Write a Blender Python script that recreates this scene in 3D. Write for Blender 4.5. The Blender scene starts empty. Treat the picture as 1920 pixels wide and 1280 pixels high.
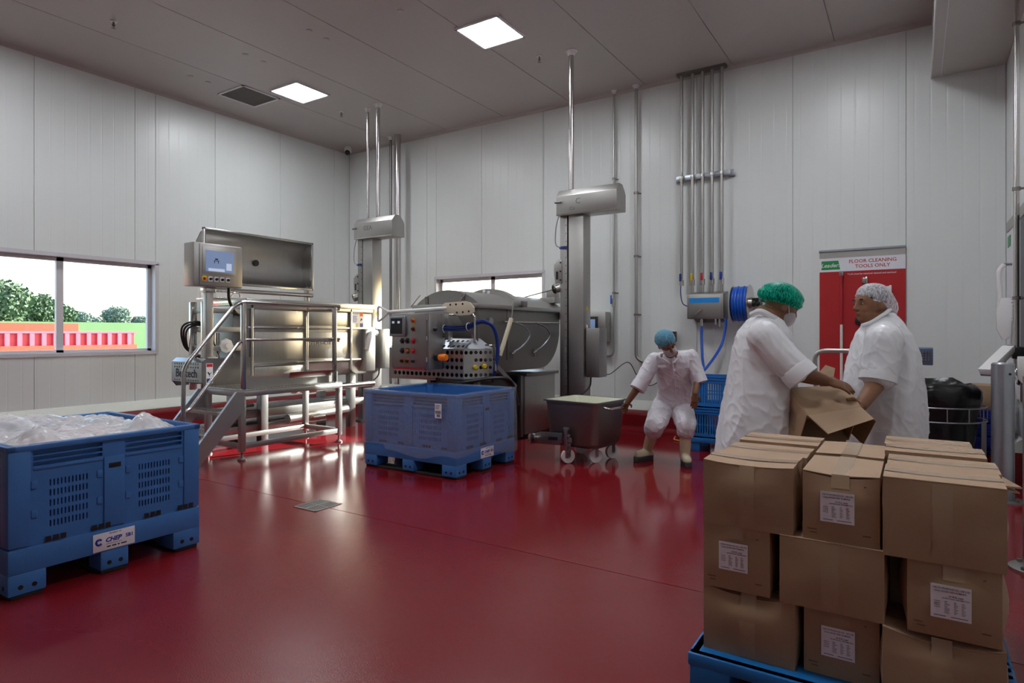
import bpy, bmesh, math, random
from mathutils import Vector, Matrix, noise
V = Vector
PI = math.pi
scene = bpy.context.scene
COL = scene.collection

# ------------------------------------------------------------------ camera
F, Y0, CAMH = 1165.0, 624.0, 1.36
YAW = math.radians(32.95)
cam_d = bpy.data.cameras.new('camera')
cam_d.sensor_width = 36.0
cam_d.lens = 36.0 * F / 1920.0
cam_d.shift_y = -(640.0 - Y0) / 1920.0
cam_d.clip_start = 0.05
cam_d.clip_end = 500
cam = bpy.data.objects.new('camera', cam_d)
COL.objects.link(cam)
cam.location = (0, 0, CAMH)
cam.rotation_euler = (PI / 2, 0, YAW)
scene.camera = cam

# ------------------------------------------------------------------ sky, sun, exposure
world = bpy.data.worlds.new('world')
scene.world = world
world.use_nodes = True
wn = world.node_tree
sky = wn.nodes.new('ShaderNodeTexSky')
sky.sky_type = 'NISHITA'
sky.sun_disc = False
sky.sun_elevation = math.radians(24)
sky.sun_rotation = math.radians(16)
sky.air_density = 1.0
sky.dust_density = 2.5
bg = wn.nodes['Background']
bg.inputs['Strength'].default_value = 1.0
wn.links.new(sky.outputs['Color'], bg.inputs['Color'])

sun_d = bpy.data.lights.new('sun', 'SUN')
sun_d.energy = 22.0
sun_d.angle = math.radians(0.53)
sun_d.color = (1.0, 0.97, 0.93)
sun = bpy.data.objects.new('sun', sun_d)
COL.objects.link(sun)
SUN_DIR = V((-0.276 * math.cos(math.radians(21)), -0.961 * math.cos(math.radians(21)), -math.sin(math.radians(21))))
sun.rotation_euler = SUN_DIR.to_track_quat('-Z', 'Y').to_euler()
sun.location = (-2, 20, 9)

LAMP = 50.0                      # emission of the ceiling light diffusers
scene.view_settings.view_transform = 'Standard'
scene.view_settings.look = 'None'
scene.view_settings.exposure = 0.0
scene.view_settings.gamma = 1.0
scene.view_settings.use_curve_mapping = False

# ------------------------------------------------------------------ helpers
SN, CS = math.sin(YAW), math.cos(YAW)
def P(x, y, D):
    """photo pixel at depth D (metres along the view axis) -> point"""
    t = (x - 960) / F
    return V(((-SN + CS * t) * D, (CS + SN * t) * D, CAMH + (Y0 - y) / F * D))

def lin(h):
    h = h.lstrip('#')
    o = []
    for i in (0, 2, 4):
        c = int(h[i:i + 2], 16) / 255
        o.append(c / 12.92 if c <= 0.04045 else ((c + 0.055) / 1.055) ** 2.4)
    return (*o, 1)

MATS = {}
def mat(name, col, rough=0.5, metal=0.0, var=0.0, vscale=4.0, bump=0.0, bscale=60.0, stretch=None,
        alpha=1.0, emit=0.0, trans=0.0, coat=0.0, rvar=0.0, spec=0.5):
    m = bpy.data.materials.new(name)
    m.use_nodes = True
    nt = m.node_tree
    b = nt.nodes['Principled BSDF']
    c = lin(col) if isinstance(col, str) else (*col, 1)
    b.inputs['Base Color'].default_value = c
    b.inputs['Roughness'].default_value = rough
    b.inputs['Metallic'].default_value = metal
    b.inputs['Alpha'].default_value = alpha
    b.inputs['Coat Weight'].default_value = coat
    b.inputs['Specular IOR Level'].default_value = spec
    b.inputs['Transmission Weight'].default_value = trans
    if emit:
        b.inputs['Emission Color'].default_value = c
        b.inputs['Emission Strength'].default_value = emit
    if var or bump or rvar:
        tc = nt.nodes.new('ShaderNodeTexCoord')
        mp = nt.nodes.new('ShaderNodeMapping')
        nt.links.new(tc.outputs['Object'], mp.inputs['Vector'])
        if stretch:
            mp.inputs['Scale'].default_value = stretch
    if var or rvar:
        n = nt.nodes.new('ShaderNodeTexNoise')
        n.inputs['Scale'].default_value = vscale
        n.inputs['Detail'].default_value = 5
        nt.links.new(mp.outputs['Vector'], n.inputs['Vector'])
        if var:
            mx = nt.nodes.new('ShaderNodeMix')
            mx.data_type = 'RGBA'
            mx.inputs[6].default_value = tuple(max(0, k * (1 - var)) for k in c[:3]) + (1,)
            mx.inputs[7].default_value = tuple(min(1, k * (1 + var)) for k in c[:3]) + (1,)
            nt.links.new(n.outputs['Fac'], mx.inputs[0])
            nt.links.new(mx.outputs[2], b.inputs['Base Color'])
        if rvar:
            mr = nt.nodes.new('ShaderNodeMapRange')
            mr.inputs['To Min'].default_value = max(0.02, rough - rvar)
            mr.inputs['To Max'].default_value = rough + rvar
            nt.links.new(n.outputs['Fac'], mr.inputs['Value'])
            nt.links.new(mr.outputs['Result'], b.inputs['Roughness'])
    if bump:
        n2 = nt.nodes.new('ShaderNodeTexNoise')
        n2.inputs['Scale'].default_value = bscale
        n2.inputs['Detail'].default_value = 3
        nt.links.new(mp.outputs['Vector'], n2.inputs['Vector'])
        bp = nt.nodes.new('ShaderNodeBump')
        bp.inputs['Strength'].default_value = bump
        bp.inputs['Distance'].default_value = 0.01
        nt.links.new(n2.outputs['Fac'], bp.inputs['Height'])
        nt.links.new(bp.outputs['Normal'], b.inputs['Normal'])
    MATS[name] = m
    return m

def clear_mat(name, tint, glossy_rough=0.05, opacity=0.0, ior=1.45, bump=0.0, bscale=30, white='#ffffff', streak=0.0):
    """thin clear sheet: transparent + fresnel gloss + some diffuse"""
    m = bpy.data.materials.new(name)
    m.use_nodes = True
    nt = m.node_tree
    nt.nodes.clear()
    out = nt.nodes.new('ShaderNodeOutputMaterial')
    tr = nt.nodes.new('ShaderNodeBsdfTransparent')
    tr.inputs['Color'].default_value = lin(tint)
    gl = nt.nodes.new('ShaderNodeBsdfGlossy')
    gl.inputs['Roughness'].default_value = glossy_rough
    lw = nt.nodes.new('ShaderNodeLayerWeight')
    lw.inputs['Blend'].default_value = .5
    pw = nt.nodes.new('ShaderNodeMath'); pw.operation = 'POWER'; pw.inputs[1].default_value = 4
    fr = nt.nodes.new('ShaderNodeMath'); fr.operation = 'MULTIPLY_ADD'
    fr.inputs[1].default_value = .6; fr.inputs[2].default_value = ((ior - 1) / (ior + 1)) ** 2
    nt.links.new(lw.outputs['Facing'], pw.inputs[0]); nt.links.new(pw.outputs[0], fr.inputs[0])
    m1 = nt.nodes.new('ShaderNodeMixShader')
    nt.links.new(fr.outputs[0], m1.inputs[0])
    if opacity:
        df = nt.nodes.new('ShaderNodeBsdfDiffuse')
        df.inputs['Color'].default_value = lin(white)
        m0 = nt.nodes.new('ShaderNodeMixShader')
        m0.inputs[0].default_value = opacity
        nt.links.new(tr.outputs[0], m0.inputs[1])
        nt.links.new(df.outputs[0], m0.inputs[2])
        nt.links.new(m0.outputs[0], m1.inputs[1])
        if streak:                       # woven pleats: opacity varies in fine streaks
            tc0 = nt.nodes.new('ShaderNodeTexCoord')
            mp0 = nt.nodes.new('ShaderNodeMapping'); mp0.inputs['Scale'].default_value = (1, 1, .25)
            n0 = nt.nodes.new('ShaderNodeTexNoise'); n0.inputs['Scale'].default_value = 130; n0.inputs['Detail'].default_value = 3
            r0 = nt.nodes.new('ShaderNodeMapRange')
            r0.inputs['From Min'].default_value = .35; r0.inputs['From Max'].default_value = .65
            r0.inputs['To Min'].default_value = max(0, opacity - streak); r0.inputs['To Max'].default_value = min(1, opacity + streak)
            nt.links.new(tc0.outputs['Object'], mp0.inputs['Vector']); nt.links.new(mp0.outputs['Vector'], n0.inputs['Vector'])
            nt.links.new(n0.outputs['Fac'], r0.inputs['Value']); nt.links.new(r0.outputs[0], m0.inputs[0])
    else:
        nt.links.new(tr.outputs[0], m1.inputs[1])
    nt.links.new(gl.outputs[0], m1.inputs[2])
    if bump:
        tc = nt.nodes.new('ShaderNodeTexCoord')
        n2 = nt.nodes.new('ShaderNodeTexNoise')
        n2.inputs['Scale'].default_value = bscale
        n2.inputs['Detail'].default_value = 4
        n2.inputs['Distortion'].default_value = 1.5
        nt.links.new(tc.outputs['Object'], n2.inputs['Vector'])
        bp = nt.nodes.new('ShaderNodeBump')
        bp.inputs['Strength'].default_value = bump
        bp.inputs['Distance'].default_value = 0.02
        nt.links.new(n2.outputs['Fac'], bp.inputs['Height'])
        nt.links.new(bp.outputs['Normal'], gl.inputs['Normal'])
        nt.links.new(bp.outputs['Normal'], lw.inputs['Normal'])
    nt.links.new(m1.outputs[0], out.inputs[0])
    MATS[name] = m
    return m

class MB:
    def __init__(self):
        self.v = []; self.f = []
    def add(self, vs, fs):
        o = len(self.v)
        self.v += [tuple(p) for p in vs]
        self.f += [tuple(i + o for i in q) for q in fs]
        return self
    def box(self, x0, x1, y0, y1, z0, z1):
        vs = [(x, y, z) for z in (z0, z1) for y in (y0, y1) for x in (x0, x1)]
        return self.add(vs, [(0, 2, 3, 1), (4, 5, 7, 6), (0, 1, 5, 4), (2, 6, 7, 3), (0, 4, 6, 2), (1, 3, 7, 5)])
    def obox(self, c, a, b, n):
        """box from centre and three half vectors"""
        c, a, b, n = V(c), V(a), V(b), V(n)
        vs = [c + a * i + b * j + n * k for k in (-1, 1) for j in (-1, 1) for i in (-1, 1)]
        return self.add(vs, [(0, 2, 3, 1), (4, 5, 7, 6), (0, 1, 5, 4), (2, 6, 7, 3), (0, 4, 6, 2), (1, 3, 7, 5)])
    def bar(self, p0, p1, w, h, up=(0, 0, 1)):
        """rectangular bar from p0 to p1"""
        p0, p1 = V(p0), V(p1)
        d = (p1 - p0); L = d.length; d.normalize()
        s = d.cross(V(up))
        if s.length < 1e-4: s = V((1, 0, 0))
        s.normalize(); u = s.cross(d)
        return self.obox((p0 + p1) / 2, d * (L / 2), s * (w / 2), u * (h / 2))
    def tube(self, pts, r, n=10, caps=True):
        pts = [V(p) for p in pts]
        rs = r if isinstance(r, (list, tuple)) else [r] * len(pts)
        t = (pts[1] - pts[0]).normalized()
        ref = V((0, 0, 1)) if abs(t.z) < 0.9 else V((1, 0, 0))
        s = t.cross(ref).normalized()
        vs, fs = [], []
        for i, p in enumerate(pts):
            if i == 0: t = pts[1] - pts[0]
            elif i == len(pts) - 1: t = pts[-1] - pts[-2]
            else: t = (pts[i + 1] - p).normalized() + (p - pts[i - 1]).normalized()
            t.normalize()
            s = (s - t * s.dot(t)).normalized()
            u = t.cross(s)
            for k in range(n):
                a = 2 * PI * k / n
                vs.append(p + (s * math.cos(a) + u * math.sin(a)) * rs[i])
        for i in range(len(pts) - 1):
            for k in range(n):
                k2 = (k + 1) % n
                fs.append((i * n + k, i * n + k2, (i + 1) * n + k2, (i + 1) * n + k))
        if caps:
            fs.append(tuple(reversed(range(n))))
            fs.append(tuple(range((len(pts) - 1) * n, len(pts) * n)))
        return self.add(vs, fs)
    def cyl(self, p0, p1, r, r1=None, n=16):
        return self.tube([p0, p1], [r, r if r1 is None else r1], n)
    def lathe(self, prof, c=(0, 0, 0), n=20, ax=None):
        """prof: (radius, height); ax: axis direction"""
        c = V(c)
        w = V(ax).normalized() if ax else V((0, 0, 1))
        s = w.cross(V((0, 1, 0)) if abs(w.y) < 0.9 else V((1, 0, 0))).normalized()
        u = w.cross(s)
        vs, fs = [], []
        for r, h in prof:
            for k in range(n):
                a = 2 * PI * k / n
                vs.append(c + w * h + (s * math.cos(a) + u * math.sin(a)) * r)
        for i in range(len(prof) - 1):
            for k in range(n):
                k2 = (k + 1) % n
                fs.append((i * n + k, i * n + k2, (i + 1) * n + k2, (i + 1) * n + k))
        if prof[0][0] > 1e-5: fs.append(tuple(reversed(range(n))))
        if prof[-1][0] > 1e-5: fs.append(tuple(range((len(prof) - 1) * n, len(prof) * n)))
        return self.add(vs, fs)
    def prism(self, poly, o, u, v, w):
        """2D polygon (a,b) in plane o + a*u + b*v, extruded along vector w"""
        o, u, v, w = V(o), V(u), V(v), V(w)
        n = len(poly)
        vs = [o + u * a + v * b for a, b in poly] + [o + u * a + v * b + w for a, b in poly]
        fs = [tuple(reversed(range(n))), tuple(range(n, 2 * n))]
        fs += [(i, (i + 1) % n, n + (i + 1) % n, n + i) for i in range(n)]
        return self.add(vs, fs)
    def ell(self, c, r, fr=None, n=16, m=10):
        """ellipsoid; fr = (x axis, y axis, z axis)"""
        c = V(c)
        fr = fr or (V((1, 0, 0)), V((0, 1, 0)), V((0, 0, 1)))
        vs, fs = [c - fr[2] * r[2]], []
        for i in range(1, m):
            th = -PI / 2 + PI * i / m
            for k in range(n):
                a = 2 * PI * k / n
                vs.append(c + fr[0] * (r[0] * math.cos(th) * math.cos(a)) + fr[1] * (r[1] * math.cos(th) * math.sin(a)) + fr[2] * (r[2] * math.sin(th)))
        vs.append(c + fr[2] * r[2])
        for k in range(n):
            k2 = (k + 1) % n
            fs.append((0, 1 + k2, 1 + k))
            fs.append((len(vs) - 1, 1 + (m - 2) * n + k, 1 + (m - 2) * n + k2))
            for i in range(m - 2):
                fs.append((1 + i * n + k, 1 + i * n + k2, 1 + (i + 1) * n + k2, 1 + (i + 1) * n + k))
        return self.add(vs, fs)
    def cap(self, p0, p1, r0, r1=None, n=14):
        """tapered capsule"""
        p0, p1 = V(p0), V(p1)
        r1 = r0 if r1 is None else r1
        d = (p1 - p0); L = d.length
        d = d.normalized() if L > 1e-6 else V((0, 0, 1))
        pr = [(0.0, -r0)] + [(r0 * math.cos(a), r0 * math.sin(a)) for a in (-1.1, -0.7, -0.35, 0)]
        pr += [(r1 * math.cos(a), L + r1 * math.sin(a)) for a in (0, 0.35, 0.7, 1.1)] + [(0.0, L + r1)]
        return self.lathe(pr, p0, n, d)
    def grid_plate(self, us, vs, hole, o, u, v, w):
        """plate with rectangular holes; us, vs break lists; hole(i,j) true leaves the cell open; w thickness vector"""
        o, u, v, w = V(o), V(u), V(v), V(w)
        nu, nv = len(us), len(vs)
        pts = [o + u * a + v * b for b in vs for a in us]
        pts += [p + w for p in pts]
        N = nu * nv
        fs = []
        solid = lambda i, j: 0 <= i < nu - 1 and 0 <= j < nv - 1 and not hole(i, j)
        for j in range(nv - 1):
            for i in range(nu - 1):
                if not solid(i, j): continue
                a, b, c, d = j * nu + i, j * nu + i + 1, (j + 1) * nu + i + 1, (j + 1) * nu + i
                fs.append((a, d, c, b)); fs.append((a + N, b + N, c + N, d + N))
                if not solid(i, j - 1): fs.append((a, b, b + N, a + N))
                if not solid(i + 1, j): fs.append((b, c, c + N, b + N))
                if not solid(i, j + 1): fs.append((c, d, d + N, c + N))
                if not solid(i - 1, j): fs.append((d, a, a + N, d + N))
        return self.add(pts, fs)
    def hole_plate(self, nu, nv, su, sv, r, hole, o, u, v, w):
        """plate of nu x nv cells (size su, sv); round hole radius r where hole(i,j)"""
        o, u, v, w = V(o), V(u), V(v), V(w)
        for j in range(nv):
            for i in range(nu):
                c = o + u * ((i + .5) * su) + v * ((j + .5) * sv)
                if not hole(i, j):
                    q = [c - u * su / 2 - v * sv / 2, c + u * su / 2 - v * sv / 2, c + u * su / 2 + v * sv / 2, c - u * su / 2 + v * sv / 2]
                    self.add(q + [p + w for p in q], [(0, 3, 2, 1), (4, 5, 6, 7), (0, 1, 5, 4), (1, 2, 6, 5), (2, 3, 7, 6), (3, 0, 4, 7)])
                    continue
                out, inn = [], []
                for k in range(12):
                    a = 2 * PI * k / 12 + PI / 12
                    ca, sa = math.cos(a), math.sin(a)
                    s = min(su / 2 / max(abs(ca), 1e-6), sv / 2 / max(abs(sa), 1e-6))
                    # square boundary: project and snap the corner points
                    x, y = ca * s, sa * s
                    if k in (1, 4, 7, 10): x, y = math.copysign(su / 2, ca), math.copysign(sv / 2, sa)
                    out.append(c + u * x + v * y); inn.append(c + u * (ca * r) + v * (sa * r))
                vs = out + inn + [p + w for p in out] + [p + w for p in inn]
                fs = []
                for k in range(12):
                    k2 = (k + 1) % 12
                    fs += [(k, 12 + k, 12 + k2, k2), (24 + k, 24 + k2, 36 + k2, 36 + k), (12 + k, 36 + k, 36 + k2, 12 + k2)]
                self.add(vs, fs)
        return self
    def mesh(self, name, smooth=True, bevel=0.0, seg=2, weld=False):
        me = bpy.data.meshes.new(name)
        me.from_pydata(self.v, [], self.f)
        bm = bmesh.new(); bm.from_mesh(me)
        if weld: bmesh.ops.remove_doubles(bm, verts=bm.verts, dist=1e-5)
        bmesh.ops.recalc_face_normals(bm, faces=bm.faces)
        if bevel:
            es = [e for e in bm.edges if len(e.link_faces) == 2 and e.calc_face_angle(0) > 0.5]
            bmesh.ops.bevel(bm, geom=es, offset=bevel, segments=seg, profile=0.5, affect='EDGES', clamp_overlap=True)
        bm.to_mesh(me); bm.free()
        if smooth:
            me.polygons.foreach_set('use_smooth', [True] * len(me.polygons))
            me.set_sharp_from_angle(angle=math.radians(38))
        return me
    def build(self, name, m, parent=None, smooth=True, bevel=0.0, seg=2, weld=False):
        return obj(name, self.mesh(name, smooth, bevel, seg, weld), m, parent)

def obj(name, me, m, parent=None):
    if m is not None:
        me.materials.clear(); me.materials.append(MATS[m] if isinstance(m, str) else m)
    o = bpy.data.objects.new(name, me)
    COL.objects.link(o)
    if parent is not None:
        o.parent = parent
        if parent.type == 'EMPTY':
            o.matrix_parent_inverse = Matrix.Translation(V(parent.location)).inverted()
    return o

def tag(o, label, cat, group=None):
    o['label'] = label; o['category'] = cat
    if group: o['group'] = group
    return o
def thing(name, label, cat, loc=(0, 0, 0), group=None):
    o = bpy.data.objects.new(name, None)
    o.empty_display_size = 0.1
    COL.objects.link(o); o.location = loc
    return tag(o, label, cat, group)
def struct(o):
    o['kind'] = 'structure'; return o
def dup(root, loc, label=None, rotz=None):
    """copy a thing with its parts and sub-parts"""
    r = root.copy(); COL.objects.link(r); r.location = loc
    if rotz is not None: r.rotation_euler = (0, 0, rotz)
    if label: r['label'] = label
    for ch in list(root.children):
        c = ch.copy(); COL.objects.link(c); c.parent = r
        for g in list(ch.children):
            d = g.copy(); COL.objects.link(d); d.parent = c
    return r
def lettering(s, size, o, u, v, m, parent, name='lettering', align='CENTER', shear=0.0, depth=0.0006, bold=0.012):
    """flat raised lettering: baseline origin o, right u, up v"""
    cu = bpy.data.curves.new('t', 'FONT')
    cu.body = s; cu.size = size; cu.align_x = align; cu.shear = shear; cu.extrude = depth; cu.resolution_u = 2; cu.offset = bold * size
    t = bpy.data.objects.new('t', cu); COL.objects.link(t)
    dg = bpy.context.evaluated_depsgraph_get()
    me = bpy.data.meshes.new_from_object(t.evaluated_get(dg))
    bpy.data.objects.remove(t)
    u, v = V(u).normalized(), V(v).normalized(); w = u.cross(v)
    M = Matrix(((u.x, v.x, w.x, o[0]), (u.y, v.y, w.y, o[1]), (u.z, v.z, w.z, o[2]), (0, 0, 0, 1)))
    me.transform(M)
    return obj(name, me, m, parent)
def arc(c, r, a0, a1, u, v, n=8):
    c, u, v = V(c), V(u), V(v)
    return [c + u * (r * math.cos(a0 + (a1 - a0) * i / n)) + v * (r * math.sin(a0 + (a1 - a0) * i / n)) for i in range(n + 1)]
def bend(pts, r, n=5):
    """polyline with rounded corners"""
    pts = [V(p) for p in pts]
    out = [pts[0]]
    for i in range(1, len(pts) - 1):
        a, b, c = pts[i - 1], pts[i], pts[i + 1]
        d0, d1 = (a - b), (c - b)
        k = min(r, d0.length * .45, d1.length * .45)
        p0, p1 = b + d0.normalized() * k, b + d1.normalized() * k
        for j in range(n + 1):
            t = j / n
            out.append(p0 * (1 - t) ** 2 + b * 2 * t * (1 - t) + p1 * t * t)
    out.append(pts[-1])
    return out
def curve(pts, n=8):
    """Catmull-Rom through points"""
    pts = [V(p) for p in pts]
    q = [pts[0] * 2 - pts[1]] + pts + [pts[-1] * 2 - pts[-2]]
    out = []
    for i in range(1, len(q) - 2):
        a, b, c, d = q[i - 1:i + 3]
        for j in range(n):
            t = j / n
            out.append(0.5 * ((2 * b) + (c - a) * t + (2 * a - 5 * b + 4 * c - d) * t * t + (3 * b - a - 3 * c + d) * t ** 3))
    out.append(pts[-1])
    return out
X1, Y1, Z1 = V((1, 0, 0)), V((0, 1, 0)), V((0, 0, 1))

# ------------------------------------------------------------------ materials
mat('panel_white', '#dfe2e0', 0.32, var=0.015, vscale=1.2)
mat('ceiling_white_shaded', '#b8b2ae', 0.38, var=0.02, vscale=1.5)  # white panel greyed: shade from missing uplight put into the colour
mat('wall_core', '#b9bcba', 0.6)
mat('kerb_white', '#dedfd8', 0.45, var=0.03)
mat('frame_grey', '#cfccd0', 0.4)
mat('steel', '#aaa8a5', 0.40, 1.0, var=0.10, vscale=3, rvar=0.08, bump=0.05, bscale=40, stretch=(12, 12, 0.6))
mat('steel_dark', '#8d8a87', 0.46, 1.0, var=0.12, vscale=3, rvar=0.08)
mat('steel_bright', '#c9c6c2', 0.22, 1.0, var=0.05, vscale=3)
mat('steel_satin', '#b4b2ae', 0.42, 1.0, var=0.06, vscale=5)
mat('black', '#141414', 0.5)
mat('rubber', '#1c1c1e', 0.7)
mat('black_plastic', '#1d1e20', 0.35)
mat('bin_blue', '#3a72b4', 0.42, var=0.16, vscale=5, bump=0.05, bscale=25)
mat('crate_blue', '#1f6db5', 0.42, var=0.08)
mat('crate_dark_blue', '#1436b0', 0.4)
mat('pallet_blue', '#1570b8', 0.45, var=0.12, vscale=8)
mat('white_plastic', '#e8e6e4', 0.4)
mat('cream', '#ddd3b8', 0.45, var=0.05)
mat('paper', '#e9e6ee', 0.6)
mat('ink', '#1c1c28', 0.6)
mat('blue_ink', '#1c2f9e', 0.5)
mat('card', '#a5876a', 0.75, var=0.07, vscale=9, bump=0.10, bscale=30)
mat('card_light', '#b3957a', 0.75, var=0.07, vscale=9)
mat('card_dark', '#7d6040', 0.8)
mat('tape', '#ab9276', 0.25, var=0.04)
mat('red_board', '#b3262a', 0.35, var=0.03)
mat('sign_white', '#e4e3ea', 0.4)
mat('sign_red', '#b0202a', 0.4)
mat('sign_green', '#1f8a48', 0.4)
mat('red', '#c2202a', 0.35)
mat('yellow', '#d8b820', 0.4)
mat('orange', '#dd6a14', 0.3)
mat('green', '#2a8a3a', 0.4)
mat('blue_strip', '#1f8fe0', 0.4)
mat('hose_blue', '#1558c4', 0.35)
mat('hose_navy', '#17327c', 0.4)
mat('skin', '#7a5138', 0.5, var=0.08, vscale=14)
mat('skin_light', '#8a5e44', 0.5, var=0.08, vscale=14)
mat('hair', '#17130f', 0.6)
mat('cloth_white', '#d9d5dc', 0.7, var=0.03, bump=0.35, bscale=9)
mat('coat_white', '#e2e2e6', 0.42, var=0.03, bump=0.30, bscale=10, coat=0.25)
mat('boot', '#d5c8a8', 0.4, var=0.05)
mat('sole', '#34363a', 0.6)
mat('bag_black', '#0e0f11', 0.28, bump=0.6, bscale=14)
mat('galv', '#aeb2b8', 0.35, 0.9, var=0.08, vscale=12)
mat('screen_blue', '#7f93b8', 0.2, emit=0.35)
mat('screen_pale', '#b9c6dd', 0.2, emit=0.5)
mat('meat', '#d9b6a8', 0.5, var=0.10, vscale=10)
mat('meat_dark', '#7c4a3c', 0.5, var=0.2, vscale=20)
mat('cream_paste', '#dfe0cc', 0.5, var=0.06, vscale=20, bump=0.4, bscale=25)
mat('container_red', '#b8323c', 0.5)
mat('container_pink', '#c05a6c', 0.5)
mat('container_orange', '#d2452c', 0.5)
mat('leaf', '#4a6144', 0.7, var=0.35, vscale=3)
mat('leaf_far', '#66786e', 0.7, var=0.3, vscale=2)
mat('bark', '#54432f', 0.8)
mat('grass', '#5f7f56', 0.9, var=0.2, vscale=0.6)
mat('yard', '#9a958c', 0.9, var=0.1)
mat('lamp_diffuser', '#f6faff', 0.5, emit=LAMP)
mat('lamp_frame', '#e6e6e6', 0.4)
mat('mesh_grey', '#7c7874', 0.6)
mat('indicator_grey', '#5d6f8a', 0.4)
mat('eye_white', '#b3a79d', 0.3)
mat('cord_orange', '#d98a3c', 0.5)
mat('amber', '#e07018', 0.15, emit=0.12)
clear_mat('glass', '#f4f8f8', 0.0, ior=1.35)
clear_mat('film', '#f2f4f8', 0.12, opacity=0.13, ior=1.6, bump=0.9, bscale=9, white='#e8ecf4')
clear_mat('bag_film', '#f4f2f4', 0.10, opacity=0.58, ior=1.6, bump=0.8, bscale=16, white='#f4f2f4')
clear_mat('net_white', '#f6f6fa', 0.4, opacity=0.52, ior=1.2, white='#f2f2f8', streak=.25)
clear_mat('net_green', '#58c8b4', 0.4, opacity=0.42, ior=1.2, white='#1cc4a4', streak=.34)
clear_mat('net_blue', '#a8cfe0', 0.4, opacity=0.72, ior=1.2, white='#6fa6c0', streak=.2)
clear_mat('mask', '#f0eef2', 0.5, opacity=0.55, ior=1.2, white='#e4e0e6')

def floor_material():
    m = bpy.data.materials.new('red_floor'); m.use_nodes = True
    nt = m.node_tree; b = nt.nodes['Principled BSDF']
    tc = nt.nodes.new('ShaderNodeTexCoord')
    n = nt.nodes.new('ShaderNodeTexNoise'); n.inputs['Scale'].default_value = 1.3; n.inputs['Detail'].default_value = 6
    nt.links.new(tc.outputs['Object'], n.inputs['Vector'])
    mx = nt.nodes.new('ShaderNodeMix'); mx.data_type = 'RGBA'
    mx.inputs[6].default_value = (0.175, 0.006, 0.010, 1); mx.inputs[7].default_value = (0.225, 0.011, 0.016, 1)
    nt.links.new(n.outputs['Fac'], mx.inputs[0])
    nt.links.new(mx.outputs[2], b.inputs['Base Color'])
    # wet zone towards the machines: smoother coat
    sp = nt.nodes.new('ShaderNodeSeparateXYZ'); nt.links.new(tc.outputs['Object'], sp.inputs[0])
    n3 = nt.nodes.new('ShaderNodeTexNoise'); n3.inputs['Scale'].default_value = 0.9; n3.inputs['Detail'].default_value = 5
    nt.links.new(tc.outputs['Object'], n3.inputs['Vector'])
    ad = nt.nodes.new('ShaderNodeMath'); ad.operation = 'MULTIPLY_ADD'; ad.inputs[1].default_value = 1.6
    nt.links.new(n3.outputs['Fac'], ad.inputs[0]); nt.links.new(sp.outputs['Y'], ad.inputs[2])
    wet = nt.nodes.new('ShaderNodeMapRange')
    wet.inputs['From Min'].default_value = 1.0; wet.inputs['From Max'].default_value = 6.0; wet.interpolation_type = 'SMOOTHSTEP'
    nt.links.new(ad.outputs[0], wet.inputs['Value'])
    r = nt.nodes.new('ShaderNodeMapRange'); r.inputs['To Min'].default_value = 0.30; r.inputs['To Max'].default_value = 0.09
    nt.links.new(wet.outputs[0], r.inputs['Value']); nt.links.new(r.outputs[0], b.inputs['Roughness'])
    n2 = nt.nodes.new('ShaderNodeTexNoise'); n2.inputs['Scale'].default_value = 160; n2.inputs['Detail'].default_value = 2
    nt.links.new(tc.outputs['Object'], n2.inputs['Vector'])
    st = nt.nodes.new('ShaderNodeMapRange'); st.inputs['To Min'].default_value = 0.28; st.inputs['To Max'].default_value = 0.02
    nt.links.new(wet.outputs[0], st.inputs['Value'])
    bp = nt.nodes.new('ShaderNodeBump'); bp.inputs['Distance'].default_value = 0.004
    nt.links.new(st.outputs[0], bp.inputs['Strength'])
    nt.links.new(n2.outputs['Fac'], bp.inputs['Height']); nt.links.new(bp.outputs['Normal'], b.inputs['Normal'])
    MATS['red_floor'] = m
floor_material()
mat('kerb_red', (0.20, 0.007, 0.011), 0.18, var=0.06)

# ------------------------------------------------------------------ room shell
XL, XR, YB, YF, ZC = -9.26, 0.82, 8.45, -5.0, 4.88
floor = struct(MB().box(XL - .2, XR + .2, YF - .2, YB + .2, -.30, -.008).build('floor', 'kerb_red'))
SEAM = 3.28
for a, b in ((YF, SEAM - .003), (SEAM + .003, YB)):
    MB().box(XL, XR, a, b, -.02, 0).build('floor_slab', 'red_floor', floor, smooth=False)

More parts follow.
